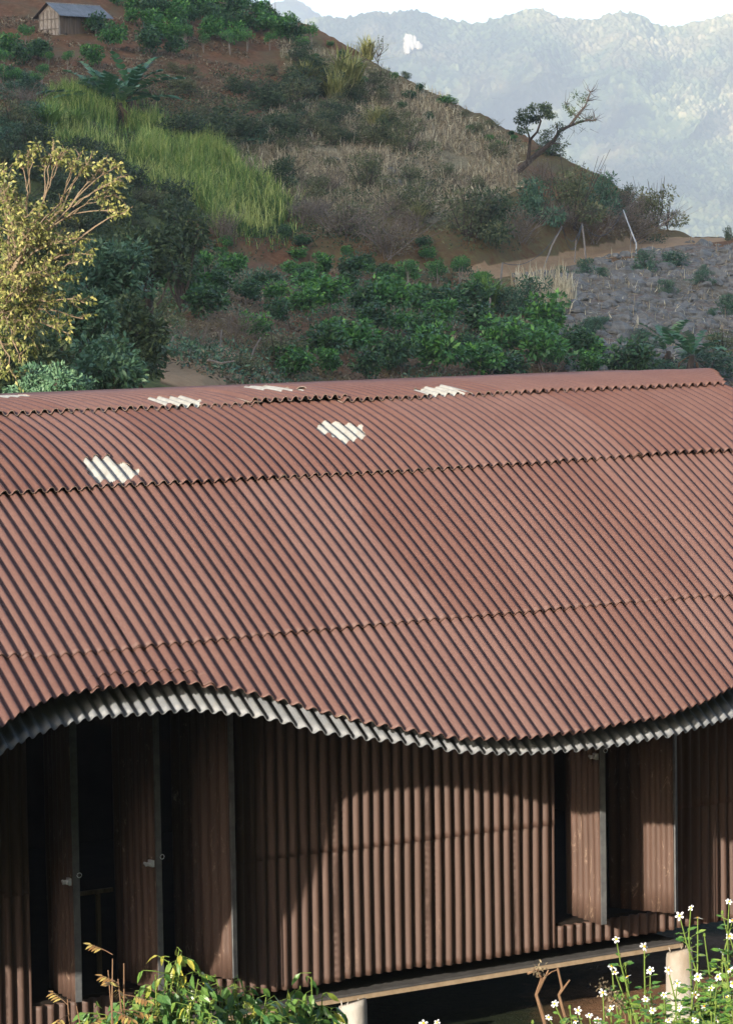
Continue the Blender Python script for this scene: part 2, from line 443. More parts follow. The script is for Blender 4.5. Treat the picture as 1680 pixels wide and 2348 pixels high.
def sheet(name, s0, s1, path, l0, l1, mats, phase=0., lift0=0., lift1=0., nl=14, thick=.0045, holes=None, nails=(), seg=8, nail_mat=2, clip=None):
    """corrugated sheet: ribs run along the path (v,z); l1 may be a function of s"""
    ns = max(2, int(round((s1 - s0) / PITCH * seg))) + 1
    s = np.linspace(s0, s1, ns)
    le = l1(s) if callable(l1) else np.full(ns, l1)
    le = np.maximum(le, l0 + .03)
    t = np.linspace(0, 1, nl + 1)
    L = l0 + (le - l0)[:, None] * t[None, :]
    S = np.repeat(s[:, None], nl + 1, 1)
    v, z, nv, nz = path_eval(path, L)
    h = AMP * np.tanh(1.25 * np.cos(2 * math.pi * (S - phase) / PITCH)) / math.tanh(1.25) + lift0 + (lift1 - lift0) * t[None, :]
    h = h + .0025 * np.sin(S * 9.1 + L * 2.3 + s0 * 31)
    keep = None
    if holes:
        Sc = (S[:-1, :-1] + S[1:, 1:]) / 2; Lc = (L[:-1, :-1] + L[1:, 1:]) / 2
        keep = np.ones(Sc.shape, bool)
        for hs, hl, rs, rl, sd in holes:
            ang = np.arctan2((Lc - hl) / rl, (Sc - hs) / rs)
            rad = 1 + .12 * np.sin(ang * 3 + sd) + .09 * np.sin(ang * 5 + 2 * sd) + .05 * np.sin(ang * 11 + 3 * sd)
            keep &= ~(np.hypot((Lc - hl) / rl, (Sc - hs) / rs) < rad)
    if clip is not None:
        Sc = (S[:-1, :-1] + S[1:, 1:]) / 2; Lc = (L[:-1, :-1] + L[1:, 1:]) / 2
        keep = (Sc < clip(Lc)) if keep is None else keep & (Sc < clip(Lc))
        if not keep.any(): return None
    Vt, F, fm = shell(S, v + nv * h, z + nz * h, nv, nz, thick, keep)
    if len(nails):
        P, N = [], []
        for (a_, b_) in nails:
            if callable(l1) and b_ > np.interp(a_, s, le) - .04: continue
            vv, zz, n1, n2 = path_eval(path, np.array([b_]))
            hh = AMP + lift0 + (lift1 - lift0) * min(1, (b_ - l0) / max(.1, (np.interp(a_, s, le) - l0)))
            P.append(loc3(a_, vv[0] + n1[0] * hh, zz[0] + n2[0] * hh)); N.append(n1[0] * V3 + n2[0] * Z3)
        if P:
            bv, bf = bump_heads(P, N)
            n0 = len(Vt); Vt = np.concatenate([Vt, np.array(bv)])
            F = np.concatenate([F, np.array(bf) + n0]); fm = np.concatenate([fm, np.full(len(bf), nail_mat)])
    o = mesh(name, Vt, F, mats, None, False, None, fm)
    # smooth the corrugations but keep the cut edges crisp
    sm = np.ones(len(o.data.polygons), bool); mi = np.zeros(len(sm), np.int32); o.data.polygons.foreach_get('material_index', mi); sm[mi == 1] = False
    o.data.polygons.foreach_set('use_smooth', sm)
    return hparent(o)

# cross-section, ridge first, running down to the eave
J1 = (-1.427, -1.106); J2 = (-.221, -1.617); J3 = (1.293, -2.613); PHI = .6166
def arc_path(p0, a0, p1=None, length=None, a1=None, n=40):
    """curve from p0 whose downward slope goes from a0 to a1 over a length"""
    pts = [np.array(p0, float)]
    for i in range(n):
        a = a0 + (a1 - a0) * (i + .5) / n
        pts.append(pts[-1] + length / n * np.array([math.cos(a), -math.sin(a)]))
    return np.array(pts)
slope23 = math.atan2(J2[1] - J3[1], J3[0] - J2[0])
def fit_arc(p0, p1, a0, a1):
    q = arc_path(p0, a0, length=1., a1=a1)
    d = q[-1] - q[0]; L = math.hypot(p1[0] - p0[0], p1[1] - p0[1]) / math.hypot(*d)
    q = arc_path(p0, a0, length=L, a1=a1)
    e = np.array(p1) - q[-1]
    return q + np.linspace(0, 1, len(q))[:, None] * e
ridge = np.array([J1[0] - 1.45, J1[1] + .085])
p_top = fit_arc(ridge, J1, -.05, .19)
p_mid = fit_arc(J1, J2, .25, .55)
p_low = fit_arc(J2, J3, slope23 - .035, slope23 + .035)
eave_dir = np.array([math.cos(PHI + .02), -math.sin(PHI + .02)])
p_eave = np.array([np.array(J3) + eave_dir * q for q in np.linspace(0, 1.9, 30)])
front = np.concatenate([p_top[:-1], p_mid[:-1], p_low[:-1], p_eave])
cl = np.concatenate([[0], np.cumsum(np.hypot(*np.diff(front, axis=0).T))])
iJ1, iJ2, iJ3 = len(p_top) - 1, len(p_top) + len(p_mid) - 2, len(p_top) + len(p_mid) + len(p_low) - 3
L1, L2, L3 = cl[iJ1], cl[iJ2], cl[iJ3]
def l_of_v(v): return np.interp(v, front[:, 0], cl)
red_tab = np.array([(-8.6, 1.85), (-7.6, 2.25), (-6.9, 2.44), (-6.1, 2.42), (-5.4, 2.29), (-4.7, 2.06), (-4.026, 1.815), (-3.77, 1.701), (-3.494, 1.622), (-3.24, 1.594), (-3.019, 1.568), (-2.74, 1.57), (-2.471, 1.597), (-2.291, 1.659), (-2.055, 1.75), (-1.822, 1.848), (-1.651, 1.929), (-1.416, 2.028), (-1.169, 2.109), (-.892, 2.206), (-.666, 2.268), (-.386, 2.309), (-.087, 2.322), (.302, 2.322), (.731, 2.292), (1.175, 2.274), (1.574, 2.198), (1.934, 2.094), (2.4, 1.95), (3., 1.73), (3.6, 1.62), (4.3, 1.6), (5.3, 1.75)])
grey_tab = np.array([(-8.6, 1.75), (-7.6, 2.2), (-6.8, 2.42), (-6.07, 2.37), (-5.37, 2.16), (-4.68, 1.955), (-3.99, 1.729), (-3.743, 1.633), (-3.467, 1.557), (-3.207, 1.52), (-2.924, 1.51), (-2.722, 1.52), (-2.433, 1.525), (-2.239, 1.559), (-1.985, 1.623), (-1.745, 1.711), (-1.585, 1.80), (-1.338, 1.875), (-1.056, 1.94), (-.769, 2.025), (-.565, 2.09), (-.275, 2.145), (.019, 2.172), (.421, 2.197), (.848, 2.20), (1.303, 2.165), (1.69, 2.11), (2., 2.06), (2.5, 1.90), (3.1, 1.62), (3.7, 1.5), (4.4, 1.5), (5.3, 1.65)])
def eave_l(s): return l_of_v(np.interp(s, red_tab[:, 0], red_tab[:, 1]))

RM = [roof_red, sheet_edge, screwm]; RMH = [roof_red, torn_edge, screwm]
EFF, SW = 9 * PITCH, 10 * PITCH
S_LEFT, S_END = -8.36, 5.03
PH = S_LEFT + PITCH * .5
def sl(px, py, vv, zz):   # house s of the point on line (v,z) seen at px
    S = np.linspace(-6, 7, 2600); x, y = project(loc3(S, vv, zz)); return S[np.argmin(abs(x - px))]
# bare patches where the red coat has come off: centre on the roof surface and half sizes
def surf_hit(px, py):
    S, L = np.meshgrid(np.linspace(-6, 5.5, 1150), np.linspace(.3, L3, 400), indexing='ij')
    v, z, _, _ = path_eval(front, L); x, y = project(loc3(S, v, z).reshape(-1, 3))
    i = np.argmin((x - px) ** 2 + (y - py) ** 2); return S.ravel()[i], L.ravel()[i]
patches = []
for px, py, rs, rl, sd in ((243, 1047, .20, .19, .4), (757, 958, .20, .185, 1.9), (395, 897, .21, .24, 3.1), (975, 877, .21, .26, 4.4), (600, 868, .22, .36, 5.2), (8, 879, .16, .36, .9)):
    s_, l_ = surf_hit(px, py); patches.append((s_, l_, rs, rl, sd))
row_defs = [(0.0, L1, .000, .020, 30, 4.0), (L1 - .12, L2, -.004, .022, 46, 4.0), (L2 - .14, L3, -.004, .010, 44, 3.), (L3 - .14, None, -.004, .004, 40, 3.)]
S_CR = sl(1570, 0, ridge[0] + .25, ridge[1] - .005) ; S_J = sl(1606, 0, J1[0], J1[1])
rows_s_end = [S_CR, S_J, S_J, S_J]
pass
for ri, (l0, l1, lf0, lf1, nl, _) in enumerate(row_defs):
    s0 = S_LEFT + (.0 if ri % 2 else -.38)
    k = 0
    while s0 < rows_s_end[ri] - .05:
        s1 = min(s0 + SW, rows_s_end[ri])
        mids = (s0 + s1) / 2
        hs = [p for p in patches if abs(p[0] - mids) < .75 and (0 if p[1] < L1 else 1) == ri]
        vis = mids > -5.6
        jl = float(rng.normal(0, .012)) if l1 else 0.
        ex = float(abs(rng.normal(0, .010))) if ri < 2 else float(abs(rng.normal(0, .003)))
        if not vis: hs = []
        nails = []
        if vis:
            lend = l1 if l1 else float(eave_l(mids))
            for lv in np.arange(l0 + .2, lend - .05, .48):
                for a_ in np.arange(math.ceil((s0 - PH) / PITCH) * PITCH + PH, s1 - .03, PITCH):
                    if rng.random() < .30: nails.append((a_, lv + rng.normal(0, .015)))
        par = .0045 * (k % 2)
        if ri == 3 and -3.3 < mids < -2.1:
            # short repaired end: the sheet stops early and a strip is tucked under it
            sheet('roof_sheet', s0, s1, front, l0, lambda s: eave_l(s) - .10, RM, PH, lf0 + par, lf1 + par + .004, nl, nails=nails)
            sheet('roof_sheet', s0, s1, front, L3 + .12, lambda s: eave_l(s) + .012, RM, PH, par - .006, par - .003, 20)
        else:
            sheet('roof_sheet', s0, s1, front, l0, (l1 + jl) if l1 else eave_l, RM if not hs else RMH, PH, lf0 + par, lf1 + par + ex, nl if not hs else 150, holes=hs, nails=nails, seg=8 if not hs else 22, clip=(lambda L_: S_J + (S_CR - S_J) * np.clip((L1 - .02 - L_) / (L1 - .27), 0, 1)) if ri == 0 and s1 > S_J - .1 else None)
        s0 += EFF; k += 1
for (s_, l_, rs, rl, sd) in patches:
    if l_ < L1: lf_ = .020 * l_ / L1 - .0025
    else: lf_ = -.004 + .026 * (l_ - L1 + .12) / (L2 - L1 + .12) - .006
    sheet('bare_patch', s_ - rs * 1.45, s_ + rs * 1.45, front, max(l_ - rl * 1.3, .02 if l_ < L1 else L1 - .09), min(l_ + rl * 1.3, (L1 if l_ < L1 else L2) - .05), [bare_sheet, bare_sheet], PH, lf_, lf_ + .004, 24, .002)
# back slope of the roof, away from the camera
pb = front[:iJ3].copy(); back = np.stack([2 * ridge[0] - pb[:, 0], pb[:, 1]], 1)
def back_sheet():
    s = np.arange(S_LEFT, S_END, PITCH / 4); l = np.linspace(0, 1, 50)
    S = np.repeat(s[:, None], 50, 1)
    vv = np.interp(l, np.linspace(0, 1, len(back)), back[:, 0]); zz = np.interp(l, np.linspace(0, 1, len(back)), back[:, 1])
    Vv = np.repeat(vv[None], len(s), 0); Zz = np.repeat(zz[None], len(s), 0) + AMP * np.cos(2 * math.pi * (S - PH) / PITCH) - .012
    V, F, fm = shell(S, Vv, Zz, np.zeros_like(S), np.ones_like(S), .005)
    hparent(mesh('back_roof', V, F, [roof_red, sheet_edge], None, True, None, fm))
back_sheet()
# lower layer of grey sheets that shows under the wavy eave
gdir = np.array([math.cos(PHI), -math.sin(PHI)]); gn = np.array([math.sin(PHI), math.cos(PHI)])
g0 = np.array(J3) - gn * .235 - gdir * 1.6
gpath = np.array([g0 + gdir * q for q in np.linspace(0, 3.4, 40)])
def grey_l(s): return (np.interp(s, grey_tab[:, 0], grey_tab[:, 1]) - .015 - g0[0]) / gdir[0]
s0 = S_LEFT + .2; k = 0
while s0 < S_END - .1:
    s1 = min(s0 + SW, S_END); vis = s0 > -5.4
    nails = [(a_, float(grey_l(a_)) - .1 - rng.random() * .25) for a_ in np.arange(math.ceil((s0 - PH) / PITCH) * PITCH + PH + .03, s1 - .03, PITCH) if vis and rng.random() < .25]
    jit = float(rng.normal(0, .008))
    sheet('eave_sheet', s0, s1, gpath, .55, lambda s: grey_l(s) + jit, [roof_grey, roof_grey, screwm], PH + .03, .004 * (k % 2), .004 * (k % 2) + .003, 22, .006, nails=nails)
    s0 += EFF; k += 1

# ------------------------------------------------------------------ walls
def wall_sheet(s0, s1, zb, zt, v0, mat=wall_brown, phase=0., name='wall_sheet', nail_rows=(), seg=10, jit=0.):
    ns = max(3, int(round((s1 - s0) / PITCH * seg)) + 1)
    s = np.linspace(s0, s1, ns); nz = max(6, int((zt - zb) / .05)); z = np.linspace(zb, zt, nz)
    S = np.repeat(s[:, None], nz, 1); Zz = np.repeat(z[None], ns, 0) + jit * (S - s0)
    # flat-crowned rib profile
    ph = 2 * math.pi * (S - phase) / PITCH
    h = .018 * np.tanh(1.7 * np.cos(ph)) / math.tanh(1.7)
    h = h + .003 * np.sin(S * 5 + Zz * 3)
    V, F, fm = shell(S, v0 + h, Zz, np.ones_like(S), np.zeros_like(S), .004)
    P = []
    for zz in nail_rows:
        for a_ in np.arange(math.ceil((s0 - phase) / PITCH) * PITCH + phase, s1 - .02, PITCH):
            if rng.random() < .5: P.append(loc3(a_ + .02, v0 + .014, zz + rng.normal(0, .01)))
    if P:
        bv, bf = bump_heads(P, [V3 + .25 * U3] * len(P), .009)
        n0 = len(V); V = np.concatenate([V, np.array(bv)]); F = np.concatenate([F, np.array(bf) + n0]); fm = np.concatenate([fm, np.full(len(bf), 2)])
    o = mesh(name, V, F, [mat, mat, screwm], None, False, None, fm)
    return hparent(o)
ZB, ZS = -5.55, -5.36
LAP = -4.52
def wall_run(a, b):
    s0 = a
    while s0 < b - .04:
        s1 = min(s0 + SW, b)
        if b - s1 < .06: s1 = b
        j = float(rng.normal(0, .022)); lap = LAP + j
        wall_sheet(s0, s1, ZB + float(rng.normal(0, .006)), lap + .1, 0, nail_rows=(ZB + .1,), phase=a + .03)
        wall_sheet(s0, s1, lap, -2.35, .0065, nail_rows=(lap + .12,), phase=a + .03)
        s0 += EFF if s1 < b else 9
wall_run(-8.3, -2.97)
wall_run(-1.21, 1.745)
wall_run(3.0, 4.95)
for a, b in ((-2.97, -1.21), (1.745, 3.0)):
    wall_sheet(a + .004, b - .004, ZB - .01, ZS - .02, -.004, phase=a + .07, name='sill_sheet', nail_rows=(-5.5,))
    wall_sheet(a + .004, b - .004, -2.95, -2.35, -.008, phase=a + .07, name='header_sheet')
# floor, inner shell, gable ends, ledge and beam
def hbox(name, s0, s1, v0, v1, z0, z1, m):
    b = MB(); b.box(loc3((s0 + s1) / 2, (v0 + v1) / 2, (z0 + z1) / 2), U3 * (s1 - s0), V3 * (v1 - v0), Z3 * (z1 - z0))
    return hparent(b.build(name, m))
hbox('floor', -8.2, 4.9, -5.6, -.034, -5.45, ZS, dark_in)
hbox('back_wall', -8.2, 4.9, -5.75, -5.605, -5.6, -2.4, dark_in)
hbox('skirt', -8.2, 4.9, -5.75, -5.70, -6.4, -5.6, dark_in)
def gable(name, s0, s1):
    b = MB(); pr = [(p[0], p[1] - .09) for p in front[10:iJ3:6] if p[0] < -.06]
    pr2 = [(2 * ridge[0] - p[0], p[1]) for p in pr][::-1]
    ring = [(-.05, -5.61)] + [(-.05, pr[-1][1])] + pr[::-1] + pr2[::-1][0:0] + pr2[::-1][::-1] + [(pr2[0][0] if False else -5.59, -5.61)]
    n = len(ring)
    V = [loc3(s0, a, c) for a, c in ring] + [loc3(s1, a, c) for a, c in ring]
    b.add(V, [tuple(range(n)), tuple(range(n, 2 * n))[::-1]] + [(i, (i + 1) % n, n + (i + 1) % n, n + i) for i in range(n)])
    return hparent(b.build(name, wall_brown))
gable('gable_wall', -8.28, -8.22); gable('gable_wall', 4.92, 4.98)
hbox('ledge', -7.8, 3.06, -.9, -.03, -5.690, -5.672, ledge_m)
hbox('floor_beam', -7.8, 3.08, -.10, -.024, -5.728, -5.693, beam_wood)
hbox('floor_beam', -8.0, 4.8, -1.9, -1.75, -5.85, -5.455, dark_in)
# log posts
def log_post(s, v, ztop, r, seed):
    rr = random.Random(seed); b = MB(); k = 22
    V, F = [], []
    zs = [GZ - .25, GZ + .1, GZ + .3, ztop - .06, ztop - .012]
    wob = [1 + rr.uniform(-.05, .05) for _ in range(k)]
    for zi, z in enumerate(zs):
        for j in range(k):
            a = 2 * math.pi * j / k; q = r * wob[j] * (1.02 - .02 * zi) * (.965 if zi == 4 else 1)
            zz = z + (.035 * math.sin(a + .6) + rr.uniform(-.006, .006) if zi >= 3 else 0)
            V.append(loc3(s + q * math.cos(a), v + q * math.sin(a), zz))
    n = len(zs)
    F = [(i * k + j, i * k + (j + 1) % k, (i + 1) * k + (j + 1) % k, (i + 1) * k + j) for i in range(n - 1) for j in range(k)]
    V.append(loc3(s, v, ztop - .015)); c = len(V) - 1
    F += [((n - 1) * k + j, (n - 1) * k + (j + 1) % k, c) for j in range(k)]
    b.add(V, F)
    for _ in range(3):   # splinters of bark left on the sawn top
        a = rr.uniform(0, 6.28); q = r * rr.uniform(.4, .85); p = loc3(s + q * math.cos(a), v + q * math.sin(a), ztop - .03)
        b.tube([p, p + Z3 * rr.uniform(.03, .06) + U3 * rr.uniform(-.03, .03)], [.009, .003], 5)
    return hparent(b.build('log_post', post_wood, smooth=True))
def s_for(px, py, v):
    d = ray(px, py); n = V3; p = d * ((ORG + v * V3) @ n) / (d @ n); q = p - ORG; return q @ U3, q[2]
for px, py, sd in ((780, 2219, 1), (1505, 2103, 2)):
    s_, z_ = s_for(px, py, .215); log_post(s_, .215, z_, .118, sd)
for s_ in (-3.5, -6.7): log_post(s_, .215, -5.74, .118, int(s_ * 10) + 99)

# pivoting door leaves: corrugated skin on a frame, edge strip, latch
def door(sc, vc, deg, latch_z=None, h0=-5.335, h1=-3.02, wd=.60):
    a = R_(deg); du = math.cos(a) * U3 + math.sin(a) * V3; dn = -math.sin(a) * U3 + math.cos(a) * V3   # along leaf / outer face normal (+V side at 0)
    c = loc3(sc, vc, 0)
    ns = 70; x = np.linspace(-wd / 2, wd / 2 - .02, ns); z = np.linspace(h0, h1, 12)
    X = np.repeat(x[:, None], 12, 1); Zz = np.repeat(z[None], ns, 0)
    h = .012 + .012 * np.tanh(1.5 * np.cos(2 * math.pi * X / PITCH)); n = ns * 12
    low = Zz < -4.52
    h = h - np.where(low, .005, 0)
    P = c + X[..., None] * du + (h + .022)[..., None] * dn + Zz[..., None] * Z3
    Q = P - dn * .004
    idx = np.arange(n).reshape(ns, 12); q = np.stack([idx[:-1, :-1], idx[1:, :-1], idx[1:, 1:], idx[:-1, 1:]], -1).reshape(-1, 4)
    V = np.concatenate([P.reshape(-1, 3), Q.reshape(-1, 3)]); F = np.concatenate([q, q[:, ::-1] + n])
    sd = []
    for i in range(ns - 1):
        sd += [(idx[i, 0], idx[i, 0] + n, idx[i + 1, 0] + n, idx[i + 1, 0]), (idx[i, -1], idx[i + 1, -1], idx[i + 1, -1] + n, idx[i, -1] + n)]
    for j in range(11):
        sd += [(idx[0, j], idx[0, j + 1], idx[0, j + 1] + n, idx[0, j] + n), (idx[-1, j], idx[-1, j] + n, idx[-1, j + 1] + n, idx[-1, j + 1])]
    F = np.concatenate([F, np.array(sd)])
    d = hparent(mesh('door', V, F, door_brown))
    fr = MB(); hm = (h1 - h0 - .03); zc = (h0 + h1) / 2 + .01
    for xx in (-wd / 2 + .02, 0, wd / 2 - .042):
        fr.box(c + xx * du - .002 * dn + zc * Z3, du * .035, dn * .03, Z3 * hm)
    for zz in (h0 + .03, zc, h1 - .02):
        fr.box(c - .012 * du - .002 * dn + zz * Z3, du * (wd - .12), dn * .026, Z3 * .035)
    o = fr.build('frame', galv); o.parent = d; o.matrix_parent_inverse = Matrix.Identity(4)
    ed = MB(); ed.box(c + (wd / 2 - .008) * du + .018 * dn + zc * Z3, du * .012, dn * .046, Z3 * (h1 - h0 - .01))
    o = ed.build('edge_strip', galv); o.parent = d
    if latch_z is not None:
        lt = MB(); p = c + (wd / 2 - .045) * du + .060 * dn + latch_z * Z3
        lt.box(p, du * .06, dn * .02, Z3 * .05); lt.tube([p + dn * .008, p + dn * .05 - Z3 * .004], .016, 8); lt.tube([p + dn * .035 - du * .04, p + dn * .035 + du * .055], .012, 6)
        o = lt.build('latch', steel); o.parent = d
        hs = MB(); p = c + (wd / 2 + .004) * du + .0 * dn + (latch_z + .05) * Z3
        R0 = [p + .018 * (math.cos(t) * dn + math.sin(t) * Z3) + du * .01 for t in np.linspace(0, 6.28, 9)]
        hs.tube(R0, .003, 5, cap=False)
        o = hs.build('hasp', steel); o.parent = d
    return d
door(-2.67, -.005, 97, -4.43)
door(-2.05, .005, 86, -4.37)
door(-1.485, .0, 71)
door(2.01, .10, 97, -3.95)
door(2.605, .075, 61)
# loose bits seen inside the dark openings
b = MB(); b.box(loc3(-2.25, -.6, -4.72), U3 * .55, V3 * .03, Z3 * .03); b.box(loc3(-2.1, -.6, -5.05), U3 * .03, V3 * .03, Z3 * .62)
hparent(b.build('inner_rail', plank_wall))

# ------------------------------------------------------------------ terrain
PXC = np.array([-6000, -1200, -300, 0, 200, 450, 700, 900, 1050, 1200, 1350, 1480, 1624, 1800, 2600, 6000.])
kn = {
 'k2': ([850] * 16, [75, 75, 75, 75, 75, 82, 115, 125, 130, 136, 142, 148, 154, 158, 160, 160]),
 'k3': ([560, 580, 600, 600, 590, 575, 590, 605, 619, 600, 570, 546, 532, 525, 520, 520], [140, 145, 150, 152, 160, 178, 182, 183, 184, 190, 197, 205, 213, 220, 240, 250]),
 'k4': ([550, 570, 590, 590, 580, 565, 583, 596, 598, 581, 552, 529, 526.5, 523, 519, 519], [143, 148, 153, 155, 163, 181, 185, 187, 189, 196, 205, 214, 219, 225, 246, 256]),
 'k5': ([420, 450, 490, 500, 520, 500, 540, 545, 520, 488, 474, 515, 528, 525, 525, 525], [148, 152, 156, 159, 167, 183.5, 187.5, 189.5, 192, 199, 207, 216, 221, 228, 250, 260]),
 'k6': ([200, 230, 250, 250, 250, 270, 300, 330, 380, 405, 440, 526, 530, 530, 530, 530], [190, 193, 196, 197, 201, 210, 213, 213, 213, 212, 214, 220, 224, 231, 254, 264]),
 'k7': ([-200, -160, -140, -120, -110, -25, 74, 187, 254, 332, 408, 530, 534, 536, 536, 536], [265, 264, 263, 262, 260, 252, 246, 238, 230, 222, 219, 223, 228, 236, 259, 270]),
}
def knot(y, D):
    P = at(PXC, np.array(y, float), np.array(D, float)); return P[:, 0], P[:, 1], P[:, 2]
XR = [ (PXC - 812) / 6898. ]
KN = []
def flat(D, z): 
    D = np.broadcast_to(np.asarray(D, float), PXC.shape); z = np.broadcast_to(np.asarray(z, float), PXC.shape)
    return (XR[0] * D * 1.002, D, z)
KN.append(flat(31, -6.25)); KN.append(flat(52, -6.0))
for k in ('k2', 'k3', 'k4', 'k5', 'k6', 'k7'): KN.append(knot(*kn[k]))
c7 = KN[-1]
KN.append(flat(c7[1] + 6, c7[2] - .6)); KN.append(flat(c7[1] + 30, c7[2] - 9)); KN.append(flat(c7[1] + 140, np.minimum(c7[2] - 40, -38))); KN.append(flat(900, -61.))
KX = np.array([k[0] / k[1] for k in KN]); KD = np.array([k[1] for k in KN]); KZ = np.array([k[2] for k in KN])
def G(px, D, detail=True):
    px, D = np.broadcast_arrays(np.asarray(px, float), np.asarray(D, float))
    sh = px.shape; p = px.ravel(); d = D.ravel()
    kd = np.array([np.interp(p, PXC, r) for r in KD]); kx = np.array([np.interp(p, PXC, r) for r in KX]); kz = np.array([np.interp(p, PXC, r) for r in KZ])
    i = np.clip((kd <= d).sum(0) - 1, 0, len(KD) - 2); j = np.arange(len(p))
    t = (d - kd[i, j]) / (kd[i + 1, j] - kd[i, j])
    x = (kx[i, j] * (1 - t) + kx[i + 1, j] * t) * d; z = kz[i, j] * (1 - t) + kz[i + 1, j] * t
    if detail:
        am = np.clip((d - 60) / 40, 0, 1) * np.clip((330 - d) / 60, .1, 1)
        onroad = np.clip(1 - np.minimum(abs(d - kd[3]), abs(d - kd[4])) / 3., 0, 1) * (p > 1000)
        onroad = np.maximum(onroad, ((d > kd[3]) & (d < kd[4]) & (p > 1000)) * 1.)
        z = z + am * (1 - .9 * onroad) * (.9 * fbm(x / 14, d / 14, 3, 3) + .38 * fbm(x / 2.6, d / 2.6, 11, 3))
        # gullies in the cut bank
        bank = ((d > kd[4] + .7) & (d < kd[5] + 2)) * 1.
        z = z + bank * (.55 * vnoise(x / 1.3, d * .12, 21) + .4 * vnoise(x / .5, d * .3, 23))
    return np.stack([x, d, z], -1).reshape(sh + (3,))
def gy(px, D):
    return project(G(px, D))[1]
_Dg = np.arange(60, 275, .5)
def hit(px, py):
    """first ground point of the hill seen at (px,py)"""
    y = gy(np.full(_Dg.shape, float(px)), _Dg)
    i = np.nonzero((y <= py))[0]
    D = _Dg[i[0]] if len(i) else _Dg[np.argmin(y)]
    return G(float(px), float(D))
pxg = np.concatenate([np.linspace(-6000, -700, 24)[:-1], np.linspace(-700, -160, 24)[:-1], np.arange(-160, 1800, 9), np.linspace(1800, 2500, 24), np.linspace(2600, 6000, 18)])
Dg = np.concatenate([np.arange(31, 70, 3.), np.arange(70, 110, 1.2), np.arange(110, 180, .9), np.arange(180, 226, .45), np.arange(226, 275, .8), np.arange(275, 420, 8), np.arange(420, 900, 40)])
PX, DD = np.meshgrid(pxg, Dg, indexing='ij')
T = G(PX, DD)
tx, ty = project(T.reshape(-1, 3)); tx = tx.reshape(PX.shape); ty = ty.reshape(PX.shape)
wx = tx + 34 * fbm(T[..., 0] / 5, T[..., 1] / 9, 41, 3); wy = ty + 26 * fbm(T[..., 0] / 5, T[..., 1] / 9, 47, 3)
GRASS = [(70, 260), (130, 225), (260, 235), (360, 268), (430, 310), (520, 370), (600, 425), (655, 480), (615, 525), (470, 520), (440, 465), (300, 430), (180, 350), (90, 310)]
STRAW = [(520, 300), (640, 230), (760, 220), (860, 170), (960, 230), (1130, 310), (1160, 400), (1080, 440), (960, 490), (840, 480), (700, 480), (560, 420), (500, 350)]
ROCKY = [(1120, 615), (1300, 580), (1480, 545), (1900, 520), (1900, 870), (1280, 860), (1240, 760), (1200, 690)]
ROCK2 = [(840, 330), (960, 330), (930, 450), (850, 440)]
CREST = [(620, 80), (760, 110), (900, 175), (1060, 255), (1180, 330), (1150, 350), (1000, 290), (860, 240), (740, 200), (640, 170)]
cov = np.zeros(PX.shape + (4,), np.float32)
cov[..., 0] = .18 + .25 * (fbm(T[..., 0] / 7, T[..., 1] / 7, 77, 3) > .05)
cov[..., 0] = np.where(inpoly(wx, wy, GRASS), .85, cov[..., 0]); cov[..., 0] = np.where(inpoly(wx, wy, CREST), .45, cov[..., 0])
cov[..., 0] = np.where((wx < 420) & (wy > 330), .8, cov[..., 0])
cov[..., 0] = np.where((wy < 215) & (wx < 620), .12, cov[..., 0])
cov[..., 0] = np.where((wy > 430) & (wy < 540) & (wx > 640) & (wx < 1400), .5, cov[..., 0])
bk_ = (DD > np.interp(PX, PXC, KD[4])) & (DD < np.interp(PX, PXC, KD[5]) + 1.5); cov[..., 0] = np.where(bk_ & (wx > 440), np.where(wx < 700, .15, .38), cov[..., 0])
cov[..., 1] = np.where(inpoly(wx, wy, STRAW), .75, .1); cov[..., 1] = np.where(inpoly(wx, wy, CREST), .40, cov[..., 1])
cov[..., 1] = np.where((wy > 600) & (wx > 380) & (wx < 1240), .22, cov[..., 1])
cov[..., 2] = np.where(inpoly(wx, wy, ROCKY), .55, .05); cov[..., 2] = np.where(inpoly(wx, wy, ROCK2), .4, cov[..., 2])
kd3 = np.interp(PX, PXC, KD[3]); kd4 = np.interp(PX, PXC, KD[4])
rd = np.clip(1.1 - np.maximum(kd3 - DD, DD - kd4 - .2) / .8 * 1.0, 0, 1) * np.clip((PX - 985) / 60, 0, 1)
rd = np.where((DD > kd3 - .2) & (DD < kd4 + .3), np.clip((PX - 985) / 60, 0, 1), rd * .4)
pth = ((wx - 455) / 110) ** 2 + ((wy - 815) / 42) ** 2 < 1
cov[..., 3] = np.maximum(rd, pth * .85); cov[..., 0] = np.where(pth, 0, cov[..., 0])
n_, m_ = PX.shape; idx = np.arange(n_ * m_).reshape(n_, m_)
Fq = np.stack([idx[:-1, :-1], idx[1:, :-1], idx[1:, 1:], idx[:-1, 1:]], -1).reshape(-1, 4)
tag(mesh('hillside', T.reshape(-1, 3), Fq, hill_ground, None, True, {'cover': cov.reshape(-1, 4)}), 'brown and green cultivated hillside with a dirt road cut along its foot', 'hillside', kind='structure')

